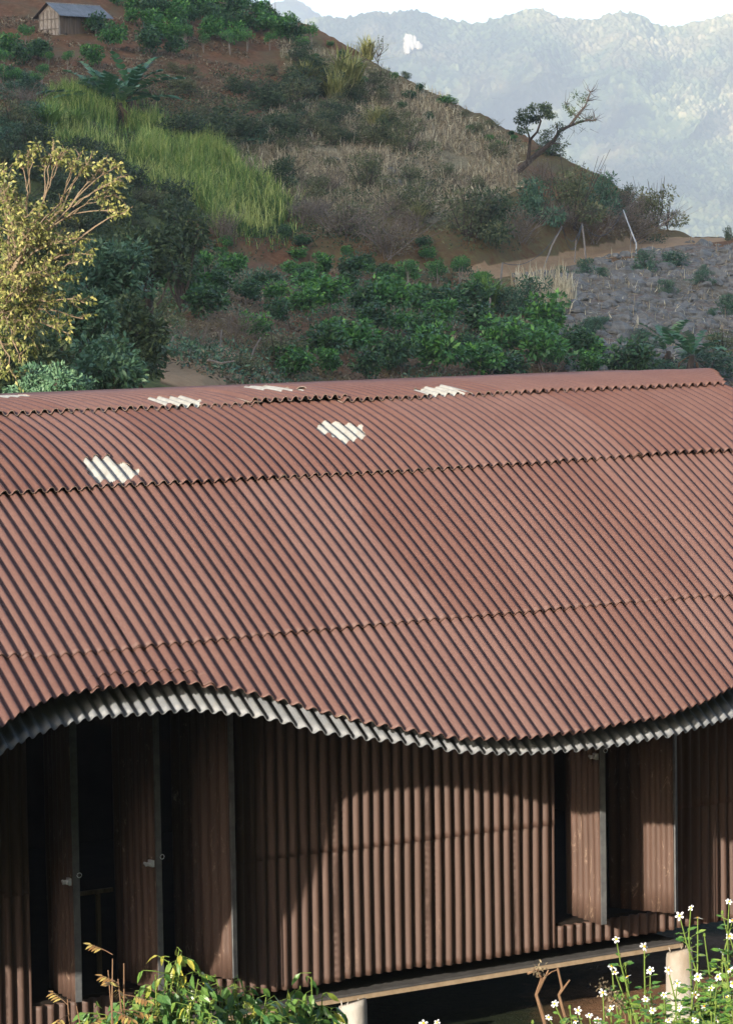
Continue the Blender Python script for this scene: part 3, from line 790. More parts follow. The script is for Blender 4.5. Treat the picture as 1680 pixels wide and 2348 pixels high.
# near ground: flat under the house, bank rising towards the camera
gx, gyy = np.meshgrid(np.concatenate([np.linspace(-90, -9, 28), np.linspace(-8.5, 9.5, 120), np.linspace(10, 90, 28)]), np.concatenate([np.linspace(-60, 4, 24), np.arange(4.3, 32, .22), np.linspace(33, 74, 12)]), indexing='ij')
gz = np.full(gx.shape, GZ)
gz = np.where(gyy < 20, GZ + .33 * (20 - gyy), gz); gz = np.where(gyy < 6, GZ + .33 * 14 + .0 * gyy, gz)
mound = np.exp(-(((gx - 1.35) / 1.1) ** 2 + ((gyy - 15.6) / .8) ** 2)); gz = gz + np.where(gyy < 20, 1, 0) * mound * .80
gz = gz + .05 * fbm(gx / .7, gyy / .7, 5, 3) + .10 * fbm(gx / 3, gyy / 3, 8, 2)
gz = np.where(gyy > 30, GZ - .35, gz)
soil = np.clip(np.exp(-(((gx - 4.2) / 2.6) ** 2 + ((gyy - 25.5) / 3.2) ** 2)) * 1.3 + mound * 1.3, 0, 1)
n_, m_ = gx.shape; idx = np.arange(n_ * m_).reshape(n_, m_)
Fq = np.stack([idx[:-1, :-1], idx[1:, :-1], idx[1:, 1:], idx[:-1, 1:]], -1).reshape(-1, 4)
tag(mesh('ground', np.stack([gx, gyy, gz], -1).reshape(-1, 3), Fq, near_earth, None, True, {'soil': soil.ravel()}), 'ground round the long house, orange earth in patches, weed cover darkened to deepen shade', 'ground', kind='structure')
def ground_z(x, y):
    z = GZ + .33 * (20 - max(6, y)) if y < 20 else GZ
    if y < 20: z += .8 * math.exp(-(((x - 1.35) / 1.1) ** 2 + ((y - 15.6) / .8) ** 2))
    return z
V = [(-4000, 300, -62), (4000, 300, -62), (4000, 7600, -62), (-4000, 7600, -62)]
tag(mesh('valley_floor', V, [(0, 1, 2, 3)], valley_m), 'forested valley floor between the hill and the far mountains', 'valley', kind='structure')

# hill spur beside the photographer (off to the left and behind): it keeps the hillside in shade
SH = SUN[:2] / np.linalg.norm(SUN[:2]); NH = np.array([-SH[1], SH[0]])   # NH points to the right-front side
nn, mm = np.meshgrid(np.linspace(-420, -20, 100), np.linspace(45, 330, 60), indexing='ij')
hn = np.interp(-nn, [20, 27, 30, 33, 37, 44, 60, 90, 150, 250, 420], [-6.5, 18, 30, 43, 58, 68, 80, 96, 124, 128, 112])
prof = np.interp(mm, [45, 75, 105, 150, 230, 330], [-.02, .72, 1., 1.05, .8, .15])
sz = -6.5 + (hn + 6.5) * prof + 2.2 * fbm(nn / 16, mm / 16, 60, 3) * np.clip((hn) / 40, 0, 1)
sx = nn * NH[0] + mm * SH[0]; sy = nn * NH[1] + mm * SH[1]
n_, m_ = nn.shape; idx = np.arange(n_ * m_).reshape(n_, m_)
Fq = np.stack([idx[:-1, :-1], idx[1:, :-1], idx[1:, 1:], idx[:-1, 1:]], -1).reshape(-1, 4)
cv = np.zeros(nn.shape + (4,), np.float32); cv[..., 0] = .8
tag(mesh('hill', np.stack([sx, sy, sz], -1).reshape(-1, 3), Fq, hill_ground, None, True, {'cover': cv.reshape(-1, 4)}), 'steep green hill spur standing outside the left of the view', 'hill', kind='structure')

nn, mm = np.meshgrid(np.linspace(12, 300, 80), np.linspace(-70, 240, 80), indexing='ij')  # unseen hill, added to keep skylight off the house walls and roof grooves
hz2 = -1.6 + np.interp(nn, [12, 19, 40, 80, 140, 300], [-5, 10, 58, 92, 110, 90]) * np.interp(mm, [-70, -45, -20, 4, 60, 120, 240], [0, .45, .75, .9, 1, 1, .6]) + 1.5 * fbm(nn / 14, mm / 14, 66, 3) * np.clip((nn - 12) / 30, 0, 1) - .3
sx = nn * NH[0] + mm * SH[0]; sy = nn * NH[1] + mm * SH[1]
hz2 = np.where((sy > 3) & (sx < 9 + .25 * sy), np.minimum(hz2, -8.5), hz2)
n_, m_ = nn.shape; idx = np.arange(n_ * m_).reshape(n_, m_)
Fq = np.stack([idx[:-1, :-1], idx[1:, :-1], idx[1:, 1:], idx[:-1, 1:]], -1).reshape(-1, 4)
cv = np.zeros(nn.shape + (4,), np.float32); cv[..., 0] = .9
tag(mesh('hill', np.stack([sx, sy, hz2], -1).reshape(-1, 3), Fq, hill_ground, None, True, {'cover': cv.reshape(-1, 4)}), 'unseen green hill added behind and right of the photographer to block skylight', 'hill', kind='structure')

# far mountains: slopes of forest whose canopies are modelled
def mountain(name, crest, px0, px1, Dc, Db, ybase, label, seed, step=2.1, rows=520):
    cx, cy = np.array(crest, float).T
    px = np.arange(px0, px1, step); t = np.linspace(-.10, 1, rows)
    A, Tt = np.meshgrid(px, t, indexing='ij')
    yc = np.interp(A, cx, cy)
    yb = ybase
    tt = np.clip(Tt, 0, 1)
    D = Dc + (Db - Dc) * tt
    Y = yc + (yb - yc) * tt ** .95
    P = at(A.ravel(), Y.ravel(), D.ravel()).reshape(A.shape + (3,))
    X = P[..., 0]
    q = tt * (Dc - Db) * 1.15
    rel = 120 * fbm(X / 330, q / 620 + 3, seed, 3) - 110 * abs(fbm((X + q * .35) / 210, q / 520, seed + 3, 4))
    P[..., 1] -= rel * np.clip(tt * 4, 0, 1) * 2.2
    P[..., 2] += rel * .25 * np.clip(tt * 5, 0, 1)
    w1, v1 = worley(X / 6.5, q / 11., seed); w2, v2 = worley(X / 14., q / 22., seed + 2)
    can = (1 - np.clip(w1, 0, 1) ** 2) * (3.5 + 6.0 * v1 ** 2) + (1 - np.clip(w2, 0, 1)) * 4. * v2
    P[..., 2] += can * .85; P[..., 1] -= can * .6
    bk = np.clip(-Tt / .1, 0, 1); P[..., 1] += bk * 200; P[..., 2] -= bk * 100
    n_, m_ = A.shape; idx = np.arange(n_ * m_).reshape(n_, m_)
    F = np.stack([idx[:-1, :-1], idx[:-1, 1:], idx[1:, 1:], idx[1:, :-1]], -1).reshape(-1, 4)
    big = fbm(X / 200, q / 260, seed + 30, 4)
    tone = np.clip(.08 + .50 * v1 ** 1.5 + .22 * (v2 - .5) + 1.25 * big, 0, 1)
    return tag(mesh(name, P.reshape(-1, 3), F, mountain_forest, None, True, {'tone': tone.ravel()}), label, 'mountain', kind='structure')
main_crest = [(300, 60), (600, 62), (690, 46), (720, 42), (760, 48), (800, 36), (832, 30), (880, 35), (902, 27), (930, 30), (960, 40), (1000, 50), (1022, 53), (1060, 58), (1085, 50), (1110, 44), (1150, 29), (1192, 24), (1215, 30), (1240, 44), (1285, 50), (1330, 45), (1350, 36), (1372, 32), (1400, 35), (1425, 40), (1450, 58), (1480, 66), (1505, 62), (1545, 52), (1600, 38), (1640, 30), (1760, 10), (2000, 60)]
mountain('mountain', main_crest, 420, 1960, 5100, 4000, 575, 'hazy forested mountain ridge filling the view behind the hill', 90)
mountain('mountain', [(380, 90), (520, 40), (600, 12), (622, 5), (655, 4), (680, 16), (700, 32), (740, 60), (800, 120), (900, 160)], 400, 900, 6600, 5950, 300, 'palest far peak rising above the left end of the mountain ridge', 140, 3.4, 120)
def cliff():
    px, py = np.meshgrid(np.linspace(890, 938, 26), np.linspace(70, 118, 26), indexing='ij')
    e = np.hypot((px - 912) / 23, (py - 94) / 22)
    keep = inpoly(px + 5 * fbm(px / 5, py / 5, 4, 2), py + 5 * fbm(px / 5, py / 5, 6, 2), [(893, 79), (902, 74), (918, 77), (927, 88), (938, 103), (931, 111), (916, 108), (906, 119), (896, 121), (892, 100)])
    D = np.full(px.shape, 4955.) - 94 * (py - 70) / 48 - 8 * np.sqrt(np.clip(1 - e, 0, 1)) - 10 * fbm(px / 6, py / 30, 9, 3) - 12
    P = at(px.ravel(), py.ravel(), D.ravel())
    n = px.shape[0]; idx = np.arange(n * n).reshape(n, n)
    k = keep[:-1, :-1] & keep[1:, 1:] & keep[1:, :-1] & keep[:-1, 1:]
    F = np.stack([idx[:-1, :-1], idx[:-1, 1:], idx[1:, 1:], idx[1:, :-1]], -1)[k]
    B = P + np.array([0, 60, 0]); m = n * n
    F2 = F[:, ::-1] + m
    # side walls
    ed = {}
    for f in F:
        for a, c in zip(f, np.roll(f, -1)): ed[(a, c)] = 1
    S = [(c, a, a + m, c + m) for (a, c) in ed if (c, a) not in ed]
    o = mesh('cliff', np.concatenate([P, B]), np.concatenate([F, F2, np.array(S)]), cliff_rock, None, False)
    tag(o, 'bare white limestone cliff face high on the mountain ridge', 'cliff', kind='structure')
cliff()
# air
bx = MB(); bx.box((0, 3650, 240), (9000, 0, 0), (0, 8000, 0), (0, 0, 620))
M = Mat('haze_air')
vol = M.n('ShaderNodeVolumePrincipled')
vol.inputs['Color'].default_value = (.74, .87, 1, 1); vol.inputs['Density'].default_value = .000165; vol.inputs['Anisotropy'].default_value = 0.0
o_ = M.t.nodes['Material Output']
for lk in list(o_.inputs['Surface'].links): M.t.links.remove(lk)
M.t.nodes.remove(M.b)
M.l(vol.outputs[0], o_.inputs['Volume'])
hz = bx.build('haze', M.m); tag(hz, 'pale blue haze in the air over the valley', 'haze', kind='stuff')

# ------------------------------------------------------------------ foliage generators
def rvec(n):
    v = rng.normal(size=(n, 3)); return v / np.linalg.norm(v, axis=1)[:, None]
def leaves(P, D, N, L, Wd, tone, fold=.2):
    """n leaves as folded quads; arrays P base, D direction, N normal"""
    n = len(P); L = np.broadcast_to(L, n)[:, None]; Wd = np.broadcast_to(Wd, n)[:, None]
    D = D / (np.linalg.norm(D, axis=1)[:, None] + 1e-9)
    S = np.cross(D, N); S /= (np.linalg.norm(S, axis=1)[:, None] + 1e-9); N = np.cross(S, D)
    V = np.stack([P, P + D * L * .45 + S * Wd * .5 + N * Wd * fold, P + D * L, P + D * L * .45 - S * Wd * .5 + N * Wd * fold], 1).reshape(-1, 3)
    F = np.arange(4 * n).reshape(n, 4)
    return V, F, np.repeat(tone, 4)
def blob_leaves(blobs, n, L, asp=.45, up=.35, shell_=.55, tn=(.0, 1.), seed=0, jitter=.9):
    """leaves around ellipsoid clumps; blobs rows: x y z rx ry rz"""
    b = np.array(blobs, float); wgt = (b[:, 3] * b[:, 4] + b[:, 5] * b[:, 3]); wgt /= wgt.sum()
    k = rng.choice(len(b), n, p=wgt); d = rvec(n)
    r = (shell_ + (1 - shell_) * rng.random(n)) * (1 + .10 * rng.normal(size=n))
    P = b[k, :3] + d * r[:, None] * b[k, 3:]
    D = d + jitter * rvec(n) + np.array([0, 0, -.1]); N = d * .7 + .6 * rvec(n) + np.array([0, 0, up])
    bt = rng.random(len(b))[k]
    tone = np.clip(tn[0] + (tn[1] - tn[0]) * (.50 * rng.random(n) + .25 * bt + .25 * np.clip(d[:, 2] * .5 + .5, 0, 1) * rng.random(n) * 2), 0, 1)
    Ls = L * rng.uniform(.65, 1.25, n)
    return leaves(P, D, N, Ls, Ls * asp, tone)
def cat(*parts):
    V, F, T = [], [], []; o = 0
    for v, f, t in parts: V.append(v); F.append(f + o); T.append(t); o += len(v)
    return np.concatenate(V), np.concatenate(F), np.concatenate(T)
def blades(P, H, Wd, tone, lean=.35, wind=(0, 0)):
    """upright grass blades: two quads each, bending over"""
    n = len(P); a = rng.uniform(0, 6.283, n); d = np.stack([np.cos(a), np.sin(a), np.zeros(n)], 1); s = np.stack([-np.sin(a), np.cos(a), np.zeros(n)], 1)
    H = np.broadcast_to(H, n)[:, None]; Wd = np.broadcast_to(Wd, n)[:, None]; ln = (lean * rng.random(n))[:, None]
    d = d + np.array([wind[0], wind[1], 0])
    m = P + d * ln * H * .35 + np.array([0, 0, .6]) * H; t = P + d * ln * H * 1.2 + np.array([0, 0, 1.]) * H * (1 - .3 * ln)
    V = np.stack([P - s * Wd * .5, P + s * Wd * .5, m + s * Wd * .42, m - s * Wd * .42, t + s * Wd * .06, t - s * Wd * .06], 1).reshape(-1, 3)
    b = np.arange(n)[:, None] * 6
    F = np.concatenate([b + np.array([0, 1, 2, 3]), b + np.array([3, 2, 4, 5])])
    return V, F, np.repeat(tone, 6)
def fmesh(name, vft, m, parent=None, loc=None):
    return mesh(name, vft[0], vft[1], m, parent, False, {'tone': vft[2]}, None, loc)

def clump(nb, rx, ry, rz, zc, br=.5, seed=0, flat=0):
    out = []
    for _ in range(nb):
        d = rvec(1)[0]; q = rng.random() ** .4
        out.append([d[0] * rx * q * .8, d[1] * ry * q * .8, zc + d[2] * rz * q * .8, rx * br * rng.uniform(.7, 1.2), ry * br * rng.uniform(.7, 1.2), rz * br * rng.uniform(.7, 1.15)])
    return out
def stems(mb, base_r, ends, r0, k=5, wob=.12):
    for e in ends:
        e = np.asarray(e, float); st = np.array([base_r * rng.normal(), base_r * rng.normal(), -.15])
        p1 = st * .6 + e * .4 + wob * rng.normal(size=3) * np.linalg.norm(e) * .3
        mb.tube([st, p1, e], [r0, r0 * .65, r0 * .25], k)

PROTO = {}
def proto(kind, i, maker):
    key = (kind, i)
    if key not in PROTO: PROTO[key] = maker(i)
    return PROTO[key]
HIDE = Vector((0, 0, 0))
def plant_root(name, parts):
    r = bpy.data.objects.new(name, None); r.empty_display_size = .2; COL.objects.link(r)
    KIDS[r.name] = parts
    for p in parts: p.parent = r
    return r
USED = set()
def place(kind, i, maker, loc, sc, rz, label, cat_, group=None):
    r = proto(kind, i, maker)
    o = r if r.name not in USED else copy_tree(r)
    USED.add(r.name)
    o.location = loc; o.scale = sc if hasattr(sc, '__len__') else (sc,) * 3; o.rotation_euler = (0, 0, rz)
    tag(o, label, cat_, group)
    return o

def mk_coffee(i):
    """unit coffee bush: crown about 1 m wide, 1 m tall with a thin pale stem"""
    tall = i % 3
    nb = 15; zc = .52
    bl = clump(nb + 4, .50, .50, .46, zc, .30)
    bl = [[a, b_, max(c, .2), d, e, f] for a, b_, c, d, e, f in bl]
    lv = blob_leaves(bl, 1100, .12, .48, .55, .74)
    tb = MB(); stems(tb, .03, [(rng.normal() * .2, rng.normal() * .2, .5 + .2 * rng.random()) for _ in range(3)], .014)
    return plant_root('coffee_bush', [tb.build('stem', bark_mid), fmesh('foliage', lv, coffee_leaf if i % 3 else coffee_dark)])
def mk_coffee_tree(i):
    bl = clump(10, .46, .46, .26, .74, .42); bl = [[a, b_, max(c, .55), d, e, f] for a, b_, c, d, e, f in bl]
    lv = blob_leaves(bl, 900, .085, .42, .5, .7)
    tb = MB(); tb.tube([(0, 0, -.15), (.02, .01, .3), (0, 0, .6)], [.026, .022, .016], 6)
    stems(tb, .0, [(rng.normal() * .25, rng.normal() * .25, .8) for _ in range(3)], .015)
    return plant_root('coffee_tree', [tb.build('trunk', bark_pale), fmesh('crown', lv, coffee_leaf)])
def mk_scrub(leafm, bark, n=1500, L=.07, twig=0, tn=(0, 1), asp=.4):
    def f(i):
        bl = clump(16, .5, .5, .42, .48, .34)
        for b_ in bl: b_[2] = max(b_[2], .18)
        for _ in range(5): bl.append([rng.normal() * .3, rng.normal() * .3, .12, .25, .25, .14])
        lv = blob_leaves(bl, n, L, asp, .3, .6, tn)
        tb = MB(); stems(tb, .06, [(rng.normal() * .4, rng.normal() * .4, .55 + .5 * rng.random()) for _ in range(6 + min(twig, 6))], .012, 4)
        for _ in range(twig):
            e = np.array([rng.normal() * .42, rng.normal() * .42, .4 + .55 * rng.random()]); s_ = e * rng.uniform(.1, .6) + rng.normal(size=3) * .08
            tb.tube([s_, (s_ + e) / 2 + rng.normal(size=3) * .08, e], [.005, .0035, .0012], 3)
        return plant_root('bush', [tb.build('stem', bark), fmesh('foliage', lv, leafm)])
    return f
mk_dark = mk_scrub(dark_leaf, bark_dark, 1900, .085)
mk_olive = mk_scrub(olive_leaf, bark_dark, 1700, .07, 10)
mk_teal = mk_scrub(teal_leaf, bark_dark, 1700, .085)
mk_dry = mk_scrub(dry_leaf, bark_mid, 1100, .05, 90)
def mk_clump(i):
    n = 210; a = rng.uniform(0, 6.28, n); r = .16 * np.sqrt(rng.random(n))
    P = np.stack([r * np.cos(a), r * np.sin(a), np.full(n, -.05)], 1)
    v = blades(P, rng.uniform(.4, 1.05, n), .03, rng.random(n), 1.1)
    return plant_root('grass_clump', [fmesh('blades', v, ygrass_m)])
def mk_reed(i):
    n = 260; a = rng.uniform(0, 6.28, n); r = .18 * np.sqrt(rng.random(n))
    P = np.stack([r * np.cos(a), r * np.sin(a), np.full(n, -.05)], 1)
    v = blades(P, rng.uniform(.45, 1.05, n), .04, rng.random(n) * .7, .9)
    return plant_root('grass_clump', [fmesh('blades', v, grass_m)])
def mk_banana(i):
    lf = MB(); sts = []
    for st in range(3 if i == 0 else 2):
        tb = MB(); sts.append(tb)
        ox, oy = rng.normal() * .22, rng.normal() * .22
        hh = rng.uniform(.22, .34)
        tb.tube([(ox, oy, -.1), (ox * 1.1, oy * 1.1, hh * .6), (ox * 1.15, oy * 1.15, hh)], [.055, .045, .03], 8)
        for k in range(10):
            a = k * 2.4 + rng.normal() * .3; el = rng.uniform(.2, 1.42)
            L = rng.uniform(.52, .76); d = np.array([math.cos(a), math.sin(a), 0]); s = np.array([-math.sin(a), math.cos(a), 0]); z0 = hh + rng.uniform(-.05, .05)
            pts = []
            for q in np.linspace(0, 1, 9):
                pts.append(np.array([ox * 1.15, oy * 1.15, z0]) + d * L * (math.cos(el) * q + .16 * q * q) + np.array([0, 0, L * (math.sin(el) * q - .24 * q ** 2.8)]))
            tn = rng.random()
            for j in range(1, 8):
                w0 = .072 * math.sin(math.pi * min(1, (j - .6) / 8)) ** .6 * 1.1; w1 = .072 * math.sin(math.pi * min(1, (j + .4) / 8.2)) ** .6 * 1.1
                for sg in (-1, 1):
                    tear = .18 * rng.random()
                    a0, a1 = pts[j], pts[j + 1]
                    lf.add([a0, a1 - (a1 - a0) * .06, a1 - (a1 - a0) * tear + sg * s * w1 + np.array([0, 0, .03 - .035 * rng.random()]), a0 + sg * s * w0 + np.array([0, 0, .03])], [(0, 1, 2, 3)], 0, float(np.clip(tn * .7 + .3 * rng.random(), 0, 1)))
        for k in range(3):   # dead leaves hanging down the stem
            a = rng.uniform(0, 6.28); p = np.array([ox, oy, hh * .9]); q = p + np.array([math.cos(a) * .13, math.sin(a) * .13, -.1]); e = q + np.array([math.cos(a) * .03, math.sin(a) * .03, -.28])
            tb.tube([p, q, e], [.006, .012, .004], 4, 1)
    return plant_root('banana_plant', [t_.build('stem', [bark_dark, stem_dry]) for t_ in sts] + [lf.build('leaves', banana_m, tone=True)])

def size_at(P, px_w): return px_w / 6898. * float(P @ f_)

# ------------------------------------------------------------------ coffee plantation below the road
def jit(a): return float(rng.normal(0, a))
rowsL = [(622, 395, 1040, 62, 64), (660, 365, 1085, 70, 74), (706, 385, 1130, 74, 84), (752, 560, 1215, 76, 88), (800, 620, 1330, 78, 90), (838, 650, 1405, 80, 92)]
kC = 0
for ri, (yb, xa, xb, spc, wpx) in enumerate(rowsL):
    x = xa + jit(10)
    while x < xb:
        yy = yb + jit(8) + (8 if x < 700 else 0)
        if not ((880 < x < 990 and ri == 1) or (640 < x < 700 and ri == 3) or rng.random() < .03 or (500 < x < 560 and ri == 2)):
            P = hit(x, yy); wdt = size_at(P, wpx * rng.uniform(.72, 1.45))
            lab = ['coffee bush in the back row at the foot of the cut bank', 'coffee bush in the second row below the dirt road', 'coffee bush in the middle rows, soil showing round it', 'coffee bush in the third dense row above the red roof ridge', 'coffee bush in the second dense row above the red roof ridge', 'coffee bush in the frontmost row, foot hidden by the red roof ridge'][ri]
            place('coffee', kC % 7, mk_coffee, P, (wdt, wdt, wdt * rng.uniform(.72, .95)), rng.uniform(0, 6.28), lab, 'coffee bush', 'coffee bushes of the lower plantation, row %d from the road' % (ri + 1) if False else 'coffee bushes planted below the dirt road'); kC += 1
        x += spc * rng.uniform(.75, 1.3)
for x, y, h in ((457, 640, 82), (1018, 628, 60), (968, 632, 58), (905, 632, 56), (1065, 660, 60)):
    P = hit(x, y); hh = size_at(P, h)
    lab = {457: 'tall narrow coffee tree by a fence post at the left end of the back row', 1018: 'small round coffee tree on a bare stem beside the start of the dirt road', 968: 'dark coffee tree just left of the small round tree at the road', 905: 'small coffee tree third to the left of the road start', 1065: 'coffee tree on a thin trunk under the road edge'}[x]
    place('ctree', kC % 4, mk_coffee_tree, P, (hh * .85, hh * .85, hh), rng.uniform(0, 6.28), lab, 'coffee tree', 'coffee trees on bare stems'); kC += 1
# upper plantation round the hut and on the crest
upper = [(18, 135, 70), (52, 150, 60), (30, 192, 50), (108, 152, 30), (150, 158, 34), (212, 84, 62), (250, 112, 70), (205, 150, 60), (330, 128, 78), (392, 128, 52), (378, 92, 58), (340, 72, 60), (425, 62, 56), (470, 92, 62), (452, 117, 34), (510, 122, 44), (482, 62, 50), (548, 118, 40), (598, 112, 32), (545, 76, 60), (590, 80, 58), (620, 92, 62), (655, 98, 56), (520, 48, 60), (465, 35, 56), (420, 30, 52), (350, 28, 52), (300, 34, 54), (262, 18, 46), (568, 46, 44), (500, 14, 46), (440, 8, 42), (300, 60, 46), (690, 108, 46), (640, 70, 44), (12, 165, 44), (60, 110, 44), (600, 52, 38), (540, 22, 40), (380, 48, 46), (412, 92, 42)]
upper += [(float(rng.uniform(300, 630)), float(rng.uniform(18, 105)), float(rng.uniform(36, 60))) for _ in range(26)] + [(float(rng.uniform(-5, 100)), float(rng.uniform(120, 215)), float(rng.uniform(32, 56))) for _ in range(7)]
upper = [q_ for q_ in upper if q_[1] > np.interp(q_[0], [0, 545, 700], [-60, 6, 84])]
for x, y, wp in upper:
    P = hit(x, y); wd = size_at(P, wp)
    if x < 170: lab = 'coffee bush on the red soil below the left side of the bamboo hut'
    elif x < 320: lab = 'leafy coffee bush close to the right wall of the bamboo hut'
    elif y > 100 and wp < 50: lab = 'small umbrella-shaped coffee tree on a pale stem at the lower edge of the upper plantation'
    elif x > 500: lab = 'coffee bush on the hill crest against the pale mountains'
    else: lab = 'coffee bush in the upper plantation between the hut and the crest'
    small = y > 100 and wp < 50
    if small and 170 <= x <= 440: lab = 'small coffee tree on a pale stem between the hut and the banana plants'
    if small and x < 170: lab = 'thin stemmed coffee tree on the red soil left of the banana plants'
    if small: place('ctree', kC % 4, mk_coffee_tree, P, (wd, wd, wd * 1.25), rng.uniform(0, 6.28), lab, 'coffee tree', 'coffee trees near the hut')
    else: place('coffee', kC % 7, mk_coffee, P, (wd, wd, wd * .95), rng.uniform(0, 6.28), lab, 'coffee bush', 'coffee bushes near the hut')
    kC += 1

# ------------------------------------------------------------------ scrub on the slope: (x, y of foot, width px, height px, kind, label)
bushes = [
 (622, 418, 92, 84, 'dark', 'dark round bush alone on the straw slope, left of a paler bush'),
 (705, 440, 76, 66, 'olive', 'low olive bush right of the dark round bush on the straw slope'),
 (810, 420, 96, 104, 'olive', 'thin grey green bush in the middle of the straw slope'),
 (598, 232, 66, 72, 'dark', 'tall dark bush below the end of the upper coffee trees'),
 (395, 325, 120, 88, 'dark', 'dark scrub bush right below the banana plants'),
 (450, 330, 130, 92, 'dark', 'wide dark scrub bush at the top edge of the bright grass'),
 (520, 300, 110, 80, 'dark', 'dark scrub bush between the bright grass and the straw slope'),
 (655, 240, 100, 74, 'olive', 'olive scrub under the bare earth bank near the crest'),
 (560, 325, 70, 46, 'teal', 'small green bush at the upper corner of the straw slope'),
 (712, 285, 76, 64, 'olive', 'grey green bush high in the straw slope, under the yellow grass'),
 (845, 320, 50, 70, 'dark', 'small dark bush by the yellow grass tuft below the crest'),
 (905, 340, 80, 100, 'olive', 'yellowish feathery bush above the grey boulders'),
 (760, 525, 150, 84, 'dry', 'broad brown thicket of dead twigs on the bank below the straw slope'),
 (860, 565, 150, 110, 'dry', 'dry brush over the bank left of the tall dark bushes'),
 (790, 520, 110, 90, 'olive', 'olive bush growing out of the dry thicket on the bank'),
 (925, 485, 110, 90, 'olive', 'pale green shrub left of the tall dark bushes above the road'),
 (1035, 535, 130, 140, 'olive', 'tall ragged bush above the road start'),
 (1095, 545, 120, 150, 'dark', 'large dark green bush hanging over the road bank'),
 (1190, 500, 105, 130, 'teal', 'upright dark green bush under the leaning tree'),
 (1150, 540, 90, 90, 'dry', 'brown brush between two dark bushes over the road'),
 (1265, 500, 130, 150, 'olive', 'large brownish green bush right of the upright one under the leaning tree'),
 (1325, 480, 100, 110, 'teal', 'green bush near the right end of the scrub belt'),
 (1310, 545, 170, 90, 'dry', 'wide brown thicket over the road behind the poles'),
 (1400, 540, 160, 84, 'dry', 'low brown thicket at the bend of the road'),
 (1385, 470, 50, 76, 'dark', 'thin small bush standing up against the mountain haze'),
 (1450, 500, 100, 118, 'olive', 'bush with bare twigs at the far end of the road cut'),
 (1430, 470, 46, 60, 'dark', 'dark leafy top at the left of the last bush above the road'),
 (1490, 590, 70, 42, 'teal', 'small green bush on the rocky slope under the road'),
 (1330, 730, 60, 36, 'teal', 'green weeds by the boulders low on the rocky slope'),
 (1185, 690, 100, 90, 'teal', 'dark green bush where the plantation meets the rocky slope'),
 (1130, 700, 80, 80, 'teal', 'grassy green bush by the pole at the plantation edge'),
 (1610, 700, 60, 60, 'teal', 'green bush on the rocky slope at the right edge of the view'),
 (1560, 838, 180, 80, 'teal', 'wide dark thicket right of the banana plant behind the roof end'),
 (1605, 800, 120, 90, 'olive', 'olive bush behind the right end of the red roof'),
 (1614, 533, 24, 36, 'dark', 'little dark tree on the road crest at the right edge'),
 (1470, 850, 140, 70, 'teal', 'dark green bush under the banana plant behind the roof'),
 (1375, 835, 120, 50, 'coffee', 'vine-covered bright green bush left of the banana plant'),
 (1300, 800, 90, 60, 'coffee', 'bright green bush at the edge of the lower plantation'),
 (520, 765, 90, 90, 'dry', 'grey brown tangle of dead twigs beside the dirt path'),
 (430, 770, 100, 90, 'dry', 'dry bush at the top end of the dirt path'),
 (620, 810, 130, 80, 'olive', 'grey green flowering weed bush right of the dirt path'),
 (540, 835, 100, 60, 'olive', 'grey weeds on the right verge of the dirt path'),
 (330, 690, 110, 100, 'olive', 'feathery grey green bush left of the coffee rows'),
 (370, 560, 110, 130, 'dark', 'dark bush left of the red earth cut'),
 (497, 540, 70, 90, 'dry', 'tuft of pale hanging dead grass over the red earth cut'),
 (420, 520, 130, 130, 'dark', 'big dark leafy bush under the bright grass slope'),
 (330, 500, 120, 100, 'olive', 'grey green bush at the lower left edge of the bright grass'),
 (30, 300, 110, 90, 'olive', 'dim bush at the left edge below the coffee trees'),
 (60, 240, 90, 60, 'dry', 'brown weeds on the earth bank at the left edge'),
 (150, 350, 120, 90, 'dark', 'dark bush behind the top of the sunlit tree'),
 (20, 400, 120, 110, 'dark', 'dark bush behind the left part of the sunlit tree'),
 (240, 440, 120, 110, 'dark', 'dark bush behind the twigs of the sunlit tree'),
 (900, 170, 24, 20, 'dark', 'tiny round tree on the crest line left of centre'),
 (990, 236, 50, 26, 'coffee', 'low green shrub on the crest skyline'),
 (1030, 262, 36, 20, 'olive', 'thin weed patch on the crest skyline right of the low shrub'),
 (1090, 285, 40, 22, 'olive', 'small weed patch on the skyline left of the leaning tree'),
 (905, 225, 40, 24, 'coffee', 'small green weed on the bare crest slope'),
 (1220, 345, 66, 50, 'dark', 'dark bush behind the trunk of the leaning tree'),
 (800, 195, 40, 30, 'coffee', 'green weed below the crest grass tuft'),
]
mkmap = dict(dark=mk_dark, olive=mk_olive, teal=mk_teal, dry=mk_dry, coffee=mk_coffee)
nB = 0
for x, y, wpx, hpx, kd_, lab in bushes:
    P = hit(x, y)
    if x < 460 and y > 340: P = G(x, np.clip(np.interp(y, [300, 850], [180, 84]), 84, 185))
    wd, hh = size_at(P, wpx), size_at(P, hpx)
    if kd_ == 'coffee': kk = nB % 7
    else: kk = nB % 4
    place('coffee' if kd_ == 'coffee' else kd_, kk, mkmap[kd_], P, (wd, wd, hh), rng.uniform(0, 6.28), lab, 'bush'); nB += 1
